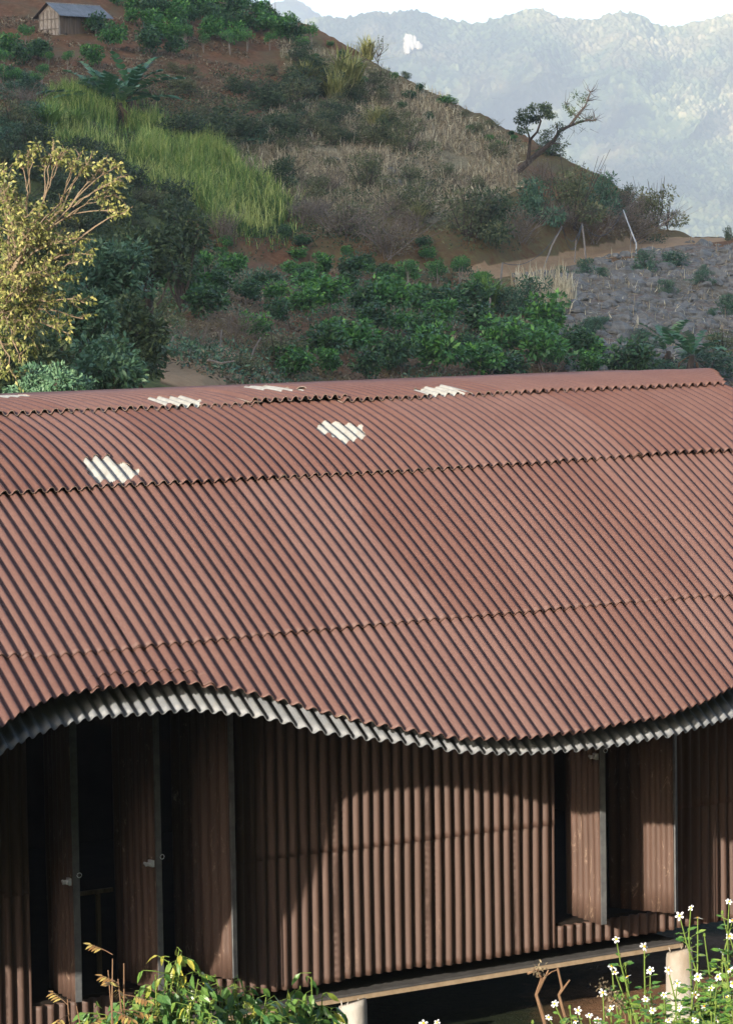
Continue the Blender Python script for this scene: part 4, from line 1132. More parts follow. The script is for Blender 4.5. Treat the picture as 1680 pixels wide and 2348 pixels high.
zones = [('dark', 22, (640, 900, 120, 330), 0, (36, 76), 'dark scrub bush on the slope around the yellow grass clumps'),
 ('olive', 22, (380, 860, 150, 340), 0, (34, 80), 'olive scrub bush high on the slope right of the banana plants'),
 ('teal', 14, (-10, 230, 190, 330), 0, (40, 90), 'green bush on the slope left of the banana plants'),
 ('coffee', 14, (420, 1000, 540, 640), 0, (30, 56), 'small green bush along the foot of the cut bank'),
 ('dark', 26, (-20, 420, 330, 520), .5, (60, 120), 'dark bush in the thicket left of and below the bright grass'),
 ('olive', 14, (-20, 420, 330, 560), .5, (50, 100), 'olive bush in the thicket left of and below the bright grass'),
 ('coffee', 22, (640, 1180, 90, 330), 0, (16, 34), 'little green weed tuft on the bare crest slope left of the leaning tree'),
 ('olive', 18, (560, 1120, 230, 470), 0, (26, 60), 'small olive scrub tuft dotted about the straw slope'),
 ('dark', 16, (380, 700, 170, 330), 0, (46, 90), 'dark scrub on the slope between upper coffee trees and straw'),
 ('dry', 14, (650, 1420, 400, 520), 0, (50, 100), 'brown brush filling gaps between the bushes above the road'),
 ('teal', 16, (1120, 1600, 600, 800), 0, (24, 60), 'low green tuft among the stones of the rocky slope')]
for kd_, cnt, (xa, xb, ya, yb), force, (wa, wb), lab in zones:
    k = 0; tries = 0
    while k < cnt and tries < 400:
        tries += 1
        x, y = rng.uniform(xa, xb), rng.uniform(ya, yb)
        if 'crest slope' in lab and not inpoly(x, y, CREST): continue
        if 'straw slope' in lab and not inpoly(x, y, STRAW): continue
        if 'rocky' in lab and not inpoly(x, y, ROCKY): continue
        if inpoly(x, y - 10, GRASS) and inpoly(x, y + 10, GRASS): continue
        if y < 330 and y < np.interp(x, [0, 545, 700, 850, 900, 1050, 1200], [-50, 0, 72, 150, 185, 252, 330]) + (34 if kd_ in ('dark', 'olive') else 4): continue
        P = hit(x, y)
        wd = size_at(P, rng.uniform(wa, wb))
        place('coffee' if kd_ == 'coffee' else kd_, nB % (7 if kd_ == 'coffee' else 4), mkmap[kd_], P, (wd, wd, wd * rng.uniform(.6, 1)), rng.uniform(0, 6.28), lab, 'bush', 'scrub: ' + lab[:28]); nB += 1; k += 1
for x, y, hpx, mk, nm, lab in ((768, 205, 120, mk_clump, 'yg', 'tall yellow grass clump standing on the crest below the skyline'), (742, 225, 90, mk_clump, 'yg', 'yellow grass clump left of the tallest one on the crest'), (835, 290, 70, mk_clump, 'yg', 'pale yellow grass tuft on the straw slope under the crest'), (815, 130, 60, mk_clump, 'yg', 'dry grass tuft on the skyline beside the bare sapling'), (112, 310, 90, mk_reed, 'rd', 'tall green grass clump at the left end of the bright grass slope'), (170, 290, 60, mk_reed, 'rd', 'green grass clump below the left banana stem'), (1085, 690, 90, mk_reed, 'rd', 'tall green grass clump beside the thin pole in the plantation'), (680, 190, 66, mk_clump, 'yg', 'dull yellow grass clump left on the earth bank near the crest'), (925, 500, 60, mk_clump, 'yg', 'dry grass clump left of the dark bushes over the road')):
    P = hit(x, y); s_ = size_at(P, hpx); place(nm, nB % 3, mk, P, (s_ * 1.2, s_ * 1.2, s_), rng.uniform(0, 6.28), lab, 'grass clump'); nB += 1
for i, (x, y, hpx, lab) in enumerate(((250, 266, 178, 'banana plants with broad drooping leaves above the bright grass slope'), (1455, 826, 140, 'banana plant with upright fresh leaves behind the right end of the roof'))):
    P = hit(x, y); s_ = size_at(P, hpx)
    place('banana', i, mk_banana, P, (s_ * 1.15, s_ * 1.15, s_), .6 + i, lab, 'banana plant')

# stuff: grass, straw, weeds, stones
def scatter(poly, n, Dr=(70, 262), extra=None):
    xs = [p[0] for p in poly]; out = []
    tot = 0
    while tot < n:
        px = rng.uniform(min(xs), max(xs), n * 4); D = rng.uniform(*Dr, n * 4)
        P = G(px, D); x, y = project(P)
        x2 = x + 30 * fbm(P[:, 0] / 4, P[:, 1] / 6, 51, 2); y2 = y + 24 * fbm(P[:, 0] / 4, P[:, 1] / 6, 52, 2)
        m = inpoly(x2, y2, poly)
        out.append(P[m]); tot += m.sum()
        if m.sum() == 0: break
    return np.concatenate(out)[:n]
P = scatter(GRASS, 34000, (160, 250)); hole = fbm(P[:, 0] / 2.2, P[:, 1] / 3.2, 16, 2); P = P[hole > -.17]; big = fbm(P[:, 0] / 3, P[:, 1] / 3, 15, 2)
v = blades(P, rng.uniform(.4, 1.5, len(P)) * (1 + 1.1 * big), .05, np.clip(.42 + 1.1 * big + .3 * rng.normal(size=len(P)), 0, 1), .75)
q_ = P[rng.random(len(P)) < .16]; P2 = scatter([(40, 240), (140, 205), (300, 225), (470, 300), (640, 400), (710, 490), (640, 560), (440, 540), (410, 480), (270, 440), (120, 360)], 4200, (160, 250)); v = cat(v, blades(P2, rng.uniform(.3, 1., len(P2)), .045, rng.random(len(P2)), .9)); v = cat(v, blades(q_, rng.uniform(.7, 1.7, len(q_)), .05, np.full(len(q_), 1.), .8))
tag(fmesh('tall_grass', v, grass_m), 'bright green tall grass covering the slope below the banana plants', 'grass', kind='stuff')
def litter(P, L, Wd, tone):
    n = len(P); D = rvec(n) * np.array([1, 1, .7]) + np.array([0, -.2, .25]); N = rvec(n) + np.array([0, 0, .8])
    return leaves(P + np.array([0, 0, .05]), D, N, L, Wd, tone)
P = scatter(STRAW, 38000, (185, 250)); cl_ = fbm(P[:, 0] / 2, P[:, 1] / 2, 19, 2); P = P[cl_ > -.25]
n = len(P)
v = cat(litter(P, rng.uniform(.25, .8, n), rng.uniform(.03, .075, n), np.clip(.45 + .3 * rng.normal(size=n), 0, 1)),
        blades(P[::5], rng.uniform(.3, 1.1, len(P[::5])), .045, rng.random(len(P[::5])), .9))
tag(fmesh('dry_stalks', v, straw_m), 'fallen dry maize stalks and straw covering the middle of the slope', 'straw', kind='stuff')
P = np.concatenate([scatter(ROCKY, 3600, (130, 225)), scatter(CREST, 5000, (200, 250))]); n = len(P)
v = cat(litter(P, rng.uniform(.15, .5, n), rng.uniform(.02, .06, n), rng.random(n)), blades(P[::4], rng.uniform(.2, .8, len(P[::4])), .04, rng.random(len(P[::4])), .9))
tag(fmesh('dead_grass', v, straw_m), 'thin dead grass on the rocky slope and the bare crest', 'dead grass', kind='stuff')
PLANT = [(340, 600), (1060, 600), (1240, 720), (1420, 860), (560, 870), (330, 800)]
UPPER = [(-30, 40), (640, 40), (720, 170), (520, 240), (-30, 250)]
P = scatter(UPPER, 22000, (195, 265)); cm = fbm(P[:, 0] / 3, P[:, 1] / 3, 61, 3); P = P[cm > -.1]; n = len(P)
tag(fmesh('leaf_litter', litter(P, rng.uniform(.12, .4, n), rng.uniform(.05, .14, n), rng.random(n)), dry_leaf), 'dead leaves and trash on the red soil of the upper plantation', 'leaf litter', kind='stuff')
P = scatter(PLANT, 20000, (78, 190)); n = len(P)
tag(fmesh('leaf_litter', litter(P, rng.uniform(.08, .3, n), rng.uniform(.04, .1, n), rng.random(n)), dry_leaf), 'dead leaves on the soil between the lower coffee bushes', 'leaf litter', kind='stuff')
MAIZE = [(1130, 640), (1250, 615), (1280, 680), (1220, 730), (1150, 680)]
P = scatter(MAIZE, 700, (140, 200)); n = len(P)
v = blades(P, rng.uniform(.6, 1.7, n), .07, rng.uniform(.4, 1, n), .5); tag(fmesh('maize_stubble', v, straw_m), 'standing dead maize stalks under the road edge', 'maize stubble', kind='stuff')
WEED = [(-40, 215), (640, 150), (1480, 420), (1480, 540), (1000, 560), (640, 560), (420, 600), (-40, 600)]
def weedleaves(P, L, m):
    n = len(P); q = P + rvec(n) * np.array([.3, .3, .2]) + np.array([0, 0, .15])
    return leaves(q, rvec(n) + np.array([0, 0, .4]), rvec(n) + np.array([0, -.3, .6]), L * rng.uniform(.6, 1.3, n), L * .4, rng.random(n))
P = scatter(WEED, 60000, (150, 255)); cm = fbm(P[:, 0] / 4.5, P[:, 1] / 4.5, 33, 3); P = P[cm > .08]
tag(fmesh('undergrowth', weedleaves(P, .22, 0), dark_leaf), 'dark low weeds and creepers between the bushes of the slope', 'undergrowth', kind='stuff')
P = scatter(WEED, 24000, (150, 255)); cm = fbm(P[:, 0] / 4, P[:, 1] / 4, 35, 3); P = P[cm > .15]
tag(fmesh('weeds', weedleaves(P, .2, 0), olive_leaf), 'olive low weeds scattered over the slope', 'weeds', kind='stuff')
P = scatter(PLANT, 26000, (78, 190)); cm = fbm(P[:, 0] / 3, P[:, 1] / 3, 36, 3); P = P[cm > .02]
tag(fmesh('groundcover', weedleaves(P, .17, 0), teal_leaf), 'low green weeds on the soil between the coffee rows', 'ground cover', kind='stuff')
# stones
def rock_mesh(name, r, seed, flat_=.7):
    rr = np.random.default_rng(seed); nu, nv = 9, 7
    V, F = [], []
    for i in range(nv + 1):
        for j in range(nu):
            th, ph = math.pi * i / nv, 2 * math.pi * j / nu
            d = np.array([math.sin(th) * math.cos(ph), math.sin(th) * math.sin(ph), math.cos(th)])
            k = 1
            V.append(d)
    V = np.array(V); pl = rr.normal(size=(9, 3)); pl /= np.linalg.norm(pl, axis=1)[:, None]; off = rr.uniform(.55, .85, 9)
    for n, o in zip(pl, off):
        d = V @ n; V = V - np.clip(d - o, 0, None)[:, None] * n
    V = V * np.array([1, .8, flat_]) * r
    F = [(i * nu + j, i * nu + (j + 1) % nu, (i + 1) * nu + (j + 1) % nu, (i + 1) * nu + j) for i in range(nv) for j in range(nu)]
    return V, F
P = scatter(ROCKY, 3400, (130, 225)); VV, FF = [], []; o0 = 0
for p in P:
    V, F = rock_mesh('', float(rng.uniform(.1, .75) * rng.random() ** 1.4 + .07), int(rng.integers(1e6)), rng.uniform(.3, .8))
    a = rng.uniform(0, 6.28); c, s = math.cos(a), math.sin(a); V = V @ np.array([[c, s, 0], [-s, c, 0], [0, 0, 1]]) + p
    VV.append(V); FF += [tuple(q + o0 for q in f) for f in F]; o0 += len(V)
tag(mesh('scree', np.concatenate(VV), FF, rock_m), 'grey scree stones strewn over the slope under the road', 'scree', kind='stuff')
rocks = [(885, 415, 34, 'grey boulder with a dark cleft in the middle of the straw slope'), (868, 385, 20, 'small grey rock above the boulder on the straw slope'), (890, 432, 24, 'flat dark rock just below the cleft boulder'), (1340, 665, 30, 'largest slanting grey boulder on the rocky slope'), (1362, 672, 30, 'slanting boulder right beside the largest one on the rocky slope'), (1358, 740, 30, 'dark boulder at the foot of the rocky slope'), (1250, 760, 26, 'pale slanting rock at the edge of the coffee bushes'), (1475, 680, 26, 'grey slab among stones in the middle of the rocky slope'), (1560, 640, 34, 'broad grey outcrop below the road crest'), (1600, 580, 34, 'grey outcrop under the road crest at the right edge'), (740, 360, 22, 'bluish rock on the straw slope right of the dark round bush'), (985, 300, 18, 'small grey rock high on the straw slope'), (940, 255, 14, 'grey stone on the bare crest slope'), (400, 25, 16, 'pale rock among the coffee bushes by the hut'), (1620, 660, 30, 'grey boulder at the right edge of the rocky slope'), (1500, 610, 24, 'pale stone left of the broad outcrop')]
for i, (x, y, wpx, lab) in enumerate(rocks):
    P = hit(x, y); s_ = size_at(P, wpx) * .62
    V, F = rock_mesh('', 1, 100 + i, .62); o = mesh('rock', V, F, rock_m); o.location = P + np.array([0, 0, .1 * s_]); o.scale = (s_ * 1.2, s_, s_); o.rotation_euler = (jit(.2), R_(18) + jit(.2), jit(1.5)); tag(o, lab, 'rock')

# ------------------------------------------------------------------ bamboo hut
def hut():
    P = hit(133, 80); D = float(P[1]); u = D / 6898.
    h = empty('bamboo_hut', P, R_(46)); tag(h, 'small bamboo and plank hut with a grey tin roof on the red hilltop', 'hut')
    # local: x along the ridge (to the right), y away, gable end at x=0 facing left-front
    Lr, Wg, Hw, Hr = 150 * u, 66 * u, 50 * u, 72 * u
    b = MB()
    b.add([(0, 0, -1.3), (0, Wg, -1.3), (0, Wg, Hw), (0, Wg / 2, Hr - .05), (0, 0, Hw), (.06, 0, -1.3), (.06, Wg, -1.3), (.06, Wg, Hw), (.06, Wg / 2, Hr - .05), (.06, 0, Hw)], [(0, 4, 3, 2, 1), (5, 6, 7, 8, 9), (0, 1, 6, 5), (1, 2, 7, 6), (4, 0, 5, 9), (2, 3, 8, 7), (3, 4, 9, 8)])
    b.build('gable_wall', bamboo_wall, h)
    g = MB()
    for k in range(6): g.tube([(-.03, Wg * k / 5, -.3), (-.03, Wg * k / 5, Hw + .3 * (1 - abs(k - 2.5) / 2.5))], .035, 5)
    for z in (.32, .75): g.tube([(-.05, -.05, Hw * z), (-.05, Wg + .05, Hw * z)], .035, 5)
    g.build('bamboo_batten', bark_pale, h)
    b = MB(); b.box((Lr * .42 + .08, .04, Hw / 2 - .65), (Lr * .84, 0, 0), (0, .06, 0), (0, 0, Hw + 1.3))
    for k in range(9): b.box((Lr * .84 * (k + .5) / 9 + .08, -.005, Hw / 2 - .65), (.03, 0, 0), (0, .04, 0), (0, 0, Hw + 1.29))
    b.build('side_wall', plank_wall, h)
    b = MB(); b.box((Lr * .42 + .08, Wg - .03, Hw / 2 - .15), (Lr * .84, 0, 0), (0, .06, 0), (0, 0, Hw + .3)); b.build('side_wall', plank_wall, h)
    b = MB(); b.box((Lr * .85 + .1, Wg / 2, Hw / 2 - .15), (.05, 0, 0), (0, Wg - .2, 0), (0, 0, Hw + .3)); b.build('rear_wall', plank_wall, h)
    for sg, nm, mt in ((0, 'tin_roof', hut_tin), (1, 'thatch_roof', thatch)):
        nx, ny = 90, 4; V = []
        for i in range(nx + 1):
            for j in range(ny + 1):
                t = j / ny; x = -.28 + (Lr + .2) * i / nx
                ov = 1.42
                y = Wg / 2 - (Wg / 2) * ov * t if sg == 0 else Wg / 2 + (Wg / 2) * ov * t
                z = Hr + .03 - (Hr - Hw) * ov * t + .022 * math.cos(i * 2.1) * (1 if sg == 0 else .3)
                V.append((x, y, z))
        F = [(i * (ny + 1) + j, (i + 1) * (ny + 1) + j, (i + 1) * (ny + 1) + j + 1, i * (ny + 1) + j + 1) for i in range(nx) for j in range(ny)]
        o = mesh(nm, V, F, mt, h)
        md = o.modifiers.new('thick', 'SOLIDIFY'); md.thickness = .03
    rb = MB(); rb.tube([(-.3, Wg / 2, Hr + .06), (Lr - .05, Wg / 2, Hr + .06)], .05, 6); rb.build('ridge_pole', bark_pale, h)
hut()

# ------------------------------------------------------------------ leaning tree on the skyline
def lean_tree():
    D = 216.; q = lambda x, y, dd=0: at(x, y, D + dd)
    base = hit(1137, 388); D = float(base[1])
    r = empty('leaning_tree', base); tag(r, 'crooked half-bare tree leaning out from the slope against the hazy mountains', 'tree')
    tb = MB(); off = lambda p: np.asarray(p) - base
    def limb(pts, r0, r1, dd=0):
        P = [off(q(x, y, dd * i / len(pts))) for i, (x, y) in enumerate(pts)]
        R0 = np.linspace(r0, r1, len(P)); tb.tube(P, list(R0), 6); return P
    tips = []
    limb([(1130, 392), (1155, 372), (1180, 350), (1205, 330), (1228, 310), (1240, 290), (1262, 279), (1285, 270), (1305, 266), (1320, 268)], .26, .035, 1.5)
    limb([(1168, 362), (1172, 335), (1174, 310), (1190, 292), (1198, 268), (1192, 255)], .14, .04, -1.5)
    limb([(1174, 310), (1168, 290), (1160, 282)], .08, .03, -2)
    limb([(1262, 279), (1280, 255), (1296, 235), (1304, 215), (1308, 202)], .11, .025, 2)
    limb([(1285, 262), (1262, 248), (1250, 225)], .06, .02, 2.5)
    limb([(1205, 330), (1222, 318), (1246, 318)], .06, .02, -1)
    limb([(1228, 310), (1235, 290), (1230, 270)], .06, .02, -1)
    # fine bare twigs at the right end
    for _ in range(70):
        s_ = [(1308, 205), (1300, 225), (1290, 240), (1318, 266), (1300, 266), (1252, 232), (1280, 250)][rng.integers(7)]
        a = rng.uniform(-2.6, .6); L = rng.uniform(10, 34)
        e = (s_[0] + L * math.cos(a), s_[1] + L * math.sin(a)); m = ((s_[0] + e[0]) / 2 + jit(3), (s_[1] + e[1]) / 2 + jit(3))
        d = jit(.5) + 1.5
        tb.tube([off(q(*s_, 1.5)), off(q(*m, 1.5 + d / 2)), off(q(*e, 1.5 + d))], [.022, .015, .006], 3)
    for _ in range(14):
        s_ = (1262 + jit(25), 280 + jit(6)); e = (s_[0] + jit(18), s_[1] + rng.uniform(5, 26)); tb.tube([off(q(*s_, 1)), off(q(*e, 1 + jit(.5)))], [.015, .005], 3)
    tb.build('trunk', bark_dark, r)
    u = D / 6898.
    bl = []
    for x, y, a, c, n in ((1160, 272, 26, 14, 5), (1178, 250, 22, 13, 4), (1205, 242, 24, 12, 5), (1192, 268, 20, 12, 3), (1225, 262, 16, 14, 2), (1150, 285, 12, 9, 2)):
        for _ in range(n):
            p = off(q(x + jit(a * .5), y + jit(c * .5), -1.5 + jit(.6))); bl.append([*p, a * .55 * u, a * .55 * u, c * .55 * u])
    l1_ = blob_leaves(bl, 2600, .17, .45, .4, .4)
    bl = []
    for x, y, a, c, n in ((1215, 300, 22, 20, 4), (1235, 285, 18, 20, 3), (1270, 245, 16, 18, 3), (1255, 228, 12, 12, 2), (1225, 325, 16, 12, 3), (1255, 320, 14, 8, 2), (1290, 225, 18, 20, 3), (1285, 262, 22, 10, 2)):
        for _ in range(n):
            p = off(q(x + jit(a * .5), y + jit(c * .5), 1 + jit(.6))); bl.append([*p, a * .62 * u, a * .62 * u, c * .6 * u])
    l2_ = blob_leaves(bl, 1150, .16, .45, .4, .2)
    fmesh('crown', cat(l1_, l2_), dark_leaf, r)
lean_tree()
def bare_sapling(x, y, hpx, lab, n=16, lf=26, spread=.35):
    P = hit(x, y); h_ = size_at(P, hpx); r = empty('sapling', P); tag(r, lab, 'sapling')
    tb = MB(); lp = []
    for _ in range(n):
        a = rng.uniform(0, 6.28); s0 = np.array([0, 0, rng.uniform(-.05, .3) * h_]); e = np.array([math.cos(a) * spread * h_ * rng.random(), math.sin(a) * spread * h_ * rng.random(), h_ * rng.uniform(.55, 1.05)])
        tb.tube([s0, (s0 + e) / 2 + rng.normal(size=3) * .04 * h_, e], [.03, .018, .008], 4); lp.append(e)
    tb.build('stem', bark_dark, r)
    lp = np.array(lp); k = rng.integers(0, len(lp), lf); n_ = lf
    fmesh('leaves', leaves(lp[k] * rng.uniform(.75, 1.02, (n_, 1)), rvec(n_), rvec(n_), .16, .1, rng.random(n_)), dark_leaf, r)
bare_sapling(838, 128, 62, 'bare sapling with a few leaves on the skyline above the yellow grass', 12, 46, .5)
bare_sapling(600, 52, 70, 'wispy bare bamboo shoots on the skyline at the top of the crest', 14, 16, .25)
bare_sapling(1478, 470, 60, 'bare twigs sticking out right of the last bush above the road', 18, 12, .6)

# ------------------------------------------------------------------ poles, wires, fence posts
def pole(name, pts, r, m, lab, catg='pole', group=None, D=None):
    P0 = hit(*pts[0]) if D is None else at(*pts[0], D)
    DD_ = float(P0[1]); Q = [at(x, y, DD_) - P0 for x, y in pts]; Q[0] = Q[0] - np.array([0, 0, .3])
    b = MB(); b.tube(Q, [r * (1 - .25 * i / (len(Q) - 1)) for i in range(len(Q))], 7)
    o = b.build(name, m); o.location = P0; tag(o, lab, catg, group); return P0, [P0 + q for q in Q]
tops = []
for pts, r, m, lab in (
    ([(1197, 603), (1222, 545), (1245, 502)], .06, pole_m, 'long thin pole leaning right at the road edge'),
    ([(1271, 582), (1274, 560), (1276, 532)], .045, pole_m, 'short thin stake between two road poles'),
    ([(1298, 580), (1294, 535), (1289, 495)], .07, pole_m, 'upright weathered pole at the middle of the road edge'),
    ([(1409, 565), (1409, 540), (1393, 500), (1380, 465)], .055, pole_white, 'pale bent pipe leaning left at the road edge'),
    ([(1395, 560), (1398, 510)], .04, pole_m, 'thin dark stake just left of the pale bent pipe'),
    ([(1108, 640), (1110, 612), (1113, 582)], .075, pole_m, 'stout short post where the road begins'),
    ([(1080, 735), (1084, 700), (1086, 660)], .05, pole_m, 'thin pole in the plantation by the green grass clump')):
    P0, Q = pole('road_pole', pts, r, m, lab, 'pole', 'poles along the dirt road'); tops.append(Q[-1])
b = MB()
for a, c, sag in ((tops[0], tops[2], 1.0), (tops[0], tops[2], 1.5), (tops[2], tops[3], 1.2), (tops[5], tops[0], .9)):
    pts = [a + (c - a) * t - np.array([0, 0, sag * 4 * t * (1 - t)]) for t in np.linspace(0, 1, 14)]
    b.tube(pts, .018, 4)
o = b.build('wire', wire_m); tag(o, 'slack wires hanging between the road poles', 'wire')
fp = [((372, 775), (385, 745), 'leaning fence post left of the dirt path'), ((415, 770), (421, 738), 'upright fence post behind the dirt path'), ((487, 768), (492, 730), 'pale fence post at the head of the dirt path'), ((548, 800), (578, 748), 'fence post leaning right beside the dirt path'), ((646, 838), (651, 805), 'short pale stake close above the red roof right of the path'), ((507, 640), (510, 608), 'fence post behind the coffee row under the earth cut'), ((401, 620), (401, 598), 'small post left of the tall narrow coffee tree'), ((688, 790), (689, 768), 'short stake among the weeds right of the path'), ((970, 700), (969, 655), 'thin stake standing in the coffee rows')]
for a, c, lab in fp:
    pole('fence_post', [a, ((a[0] + c[0]) / 2, (a[1] + c[1]) / 2), c], .035, pole_m, lab, 'fence post', 'fence posts round the plantation')

# ------------------------------------------------------------------ dark trees at the left and the sunlit tree in front
def broadleaf(px, ytop, ybot, wpx, D, n, L, lab, leafm=dark_leaf, name='dark_tree', nb=26, tn=(0, 1)):
    base = at(px, 870, D); g = G(px, max(D, 60)); base[2] = min(g[2], base[2]) if D > 60 else -6.1
    r = empty(name, base); tag(r, lab, 'tree')
    u = D / 6898.; zt = at(px, ytop, D)[2] - base[2]; zb = at(px, ybot, D)[2] - base[2]; hw = wpx * u / 2
    zc, rz = (zt + zb) / 2, (zt - zb) / 2
    bl = clump(nb, hw, hw, rz, zc, .34)
    for b_ in bl: b_[2] = min(b_[2], zt - b_[5] * .8)
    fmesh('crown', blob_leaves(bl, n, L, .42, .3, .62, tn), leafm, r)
    tb = MB(); tb.tube([(0, 0, -.4), (.1, .05, zc * .5), (0, 0, zc)], [.16, .12, .07], 7)
    for b_ in bl[::2]:
        e = np.array(b_[:3]); tb.tube([(0, 0, zc * .55), e * .5 + np.array([0, 0, zc * .2]), e], [.06, .04, .012], 4)
    tb.build('trunk', bark_dark, r)
broadleaf(405, 418, 640, 130, 120, 3000, .2, 'tall dark leafy tree at the foot of the bright grass slope', dark_leaf)
broadleaf(330, 470, 640, 190, 100, 4000, .2, 'broad dark tree between the sunlit tree and the coffee bushes', dark_leaf)
broadleaf(255, 520, 720, 190, 82, 4200, .19, 'dark tree directly right of the sunlit tree crown', teal_leaf, tn=(.1, 1))
broadleaf(300, 650, 860, 170, 72, 4200, .16, 'shadowy tree above the left end of the roof, by the dirt path', dark_leaf)
broadleaf(170, 600, 830, 200, 66, 4200, .15, 'shaded tree behind the lower right of the sunlit tree', teal_leaf, tn=(.05, .95))
broadleaf(230, 730, 900, 230, 58, 4200, .14, 'dark glossy tree just over the roof near its left end', teal_leaf, tn=(.1, 1))
broadleaf(60, 700, 900, 200, 56, 4000, .13, 'dark tree under the sunlit tree at the left edge', dark_leaf)
broadleaf(60, 480, 720, 240, 78, 4000, .18, 'dark tree behind the sunlit crown at the left edge', dark_leaf)
broadleaf(120, 790, 910, 200, 50, 3200, .085, 'low bright-edged shrub over the left end of the roof', teal_leaf, 'dark_tree', 16, (.1, 1))

def sunlit_tree():
    D0 = 44.; base = np.array([at(-70, 600, D0)[0], D0, -6.2])
    r = empty('sunlit_tree', base); tag(r, 'sunlit tree with yellow green leaves and pale twigs at the left edge', 'tree')
    q = lambda x, y, d=0.: at(x, y, D0 + d) - base
    tb = MB(); LP, LD, LT = [], [], []
    root = np.array([0, 0, -.3]); f1 = q(-50, 760)
    tb.tube([root, (root + f1) / 2 + np.array([.1, 0, 0]), f1, q(0, 640)], [.17, .14, .10, .07], 8)
    limbs = []
    def limb(s, e, r0, n=10, bend=0., leafy=.5, dens=26, spread=.22, tl=.40, nlf=(5, 10)):
        s, e = np.asarray(s), np.asarray(e); L = np.linalg.norm(e - s)
        ts = np.linspace(0, 1, n); pts = [s + (e - s) * t + np.array([0, 0, bend * 4 * t * (1 - t)]) + rng.normal(size=3) * .012 * L for t in ts]
        tb.tube(pts, list(np.linspace(r0, .006, n)), 5)
        for k in range(dens):
            t = rng.uniform(leafy, 1.0); i = min(int(t * (n - 1)), n - 2); p = pts[i] + (pts[i + 1] - pts[i]) * (t * (n - 1) - i)
            d = (e - s) / L * .7 + rvec(1)[0] * .8; d[2] += .1
            Lt = rng.uniform(.4, 1.) * tl; e2 = p + d / np.linalg.norm(d) * Lt
            tb.tube([p, (p + e2) / 2 + rng.normal(size=3) * .02, e2], [.006, .004, .002], 3)
            for _ in range(rng.integers(*nlf)):
                w_ = rng.uniform(.35, 1.05); LP.append(p + (e2 - p) * w_ + rng.normal(size=3) * .02); LD.append(d * .5 + rvec(1)[0] * .7 + np.array([0, 0, -.75])); LT.append(rng.random())
    # upper fan of nearly bare pale branches, leaves only at the tips
    org = q(60, 540)
    tb.tube([q(0, 640), q(35, 590), org], [.07, .05, .035], 6)
    for (nx, ny, nd), tips in (((62, 430, .1), ((62, 335, -.3), (45, 355, .3), (85, 325, .1))), ((100, 440, -.2), ((118, 314, .2), (135, 338, -.2), (102, 350, .1), (150, 330, .2))), ((140, 445, .1), ((178, 343, .3), (205, 352, -.1), (165, 360, -.3), (192, 368, .3))), ((160, 455, -.1), ((240, 357, .2), (262, 368, 0), (282, 388, -.2), (225, 375, .3), (268, 400, .2))), ((150, 480, .2), ((262, 430, .3), (235, 425, -.3), (262, 470, -.2)))):
        nq = q(nx, ny, nd); tb.tube([org, (org + nq) / 2 + rng.normal(size=3) * .03, nq], [.022, .016, .011], 5)
        for (x, y, d) in tips: limb(nq + rng.normal(size=3) * .02, q(x, y, d), .009, 8, .04, .6, 12, .2, .17, (3, 7))
    limb(q(95, 590, .2), q(290, 460, -.3), .020, 9, .05, .85, 4, .2, .2); limb(q(110, 575, .2), q(205, 565, -.4), .016, 8, .03, .8, 6, .2, .2)
    # leafy body
    for (x, y, d, o) in ((10, 420, -.2, 0), (50, 430, .3, 0), (100, 450, -.3, 0), (140, 470, .2, 0), (170, 520, -.2, 0), (20, 480, .4, 0), (-40, 450, 0, 0), (70, 480, -.5, 0), (120, 520, .4, 0), (5, 380, .2, 0), (60, 540, -.6, 1), (150, 560, .2, 1), (190, 590, -.3, 1), (30, 560, .5, 1), (100, 600, -.4, 1), (160, 630, .3, 1), (195, 670, -.2, 1), (130, 660, .1, 1), (60, 640, -.6, 1), (10, 640, -.3, 1), (170, 700, -.1, 1), (110, 720, .3, 1), (60, 720, -.4, 1), (20, 720, -.5, 1), (-20, 560, -.2, 1), (-30, 660, -.3, 1), (150, 750, -.3, 1), (40, 790, -.5, 1), (5, 830, -.4, 1), (90, 770, .2, 1), (28, 850, -.5, 1)):
        s = q(25, 600) if o == 0 else q(-20, 700)
        limb(s + rng.normal(size=3) * .08, q(x + jit(8), y + jit(8), d * 1.6), .020, 9, .10, .25, 34 if y < 620 else 22, .2, .34 if y < 620 else .30)
    tb.build('trunk', bark_sun, r)
    P, D_, T_ = np.array(LP), np.array(LD), np.array(LT); n = len(P)
    Ls = rng.uniform(.04, .088, n)
    fmesh('leaves', leaves(P, D_, rvec(n) + np.array([-.4, -.5, .3]), Ls, Ls * .5, T_, .25), sun_leaf, r)
sunlit_tree()
# fallen branches at the path
for a, c, lab in (((300, 742), (368, 772), 'bare broken branch lying left of the dirt path'), ((460, 798), (520, 800), 'grey log lying across the head of the dirt path')):
    D_ = 84.; p0 = at(*a, D_); p1 = at(*c, D_ + .4); b = MB(); b.tube([p0 - p0, (p1 - p0) / 2 + np.array([0, 0, -.08]), p1 - p0], [.045, .035, .02], 6); o = b.build('fallen_branch', bark_pale); o.location = p0; tag(o, lab, 'branch')

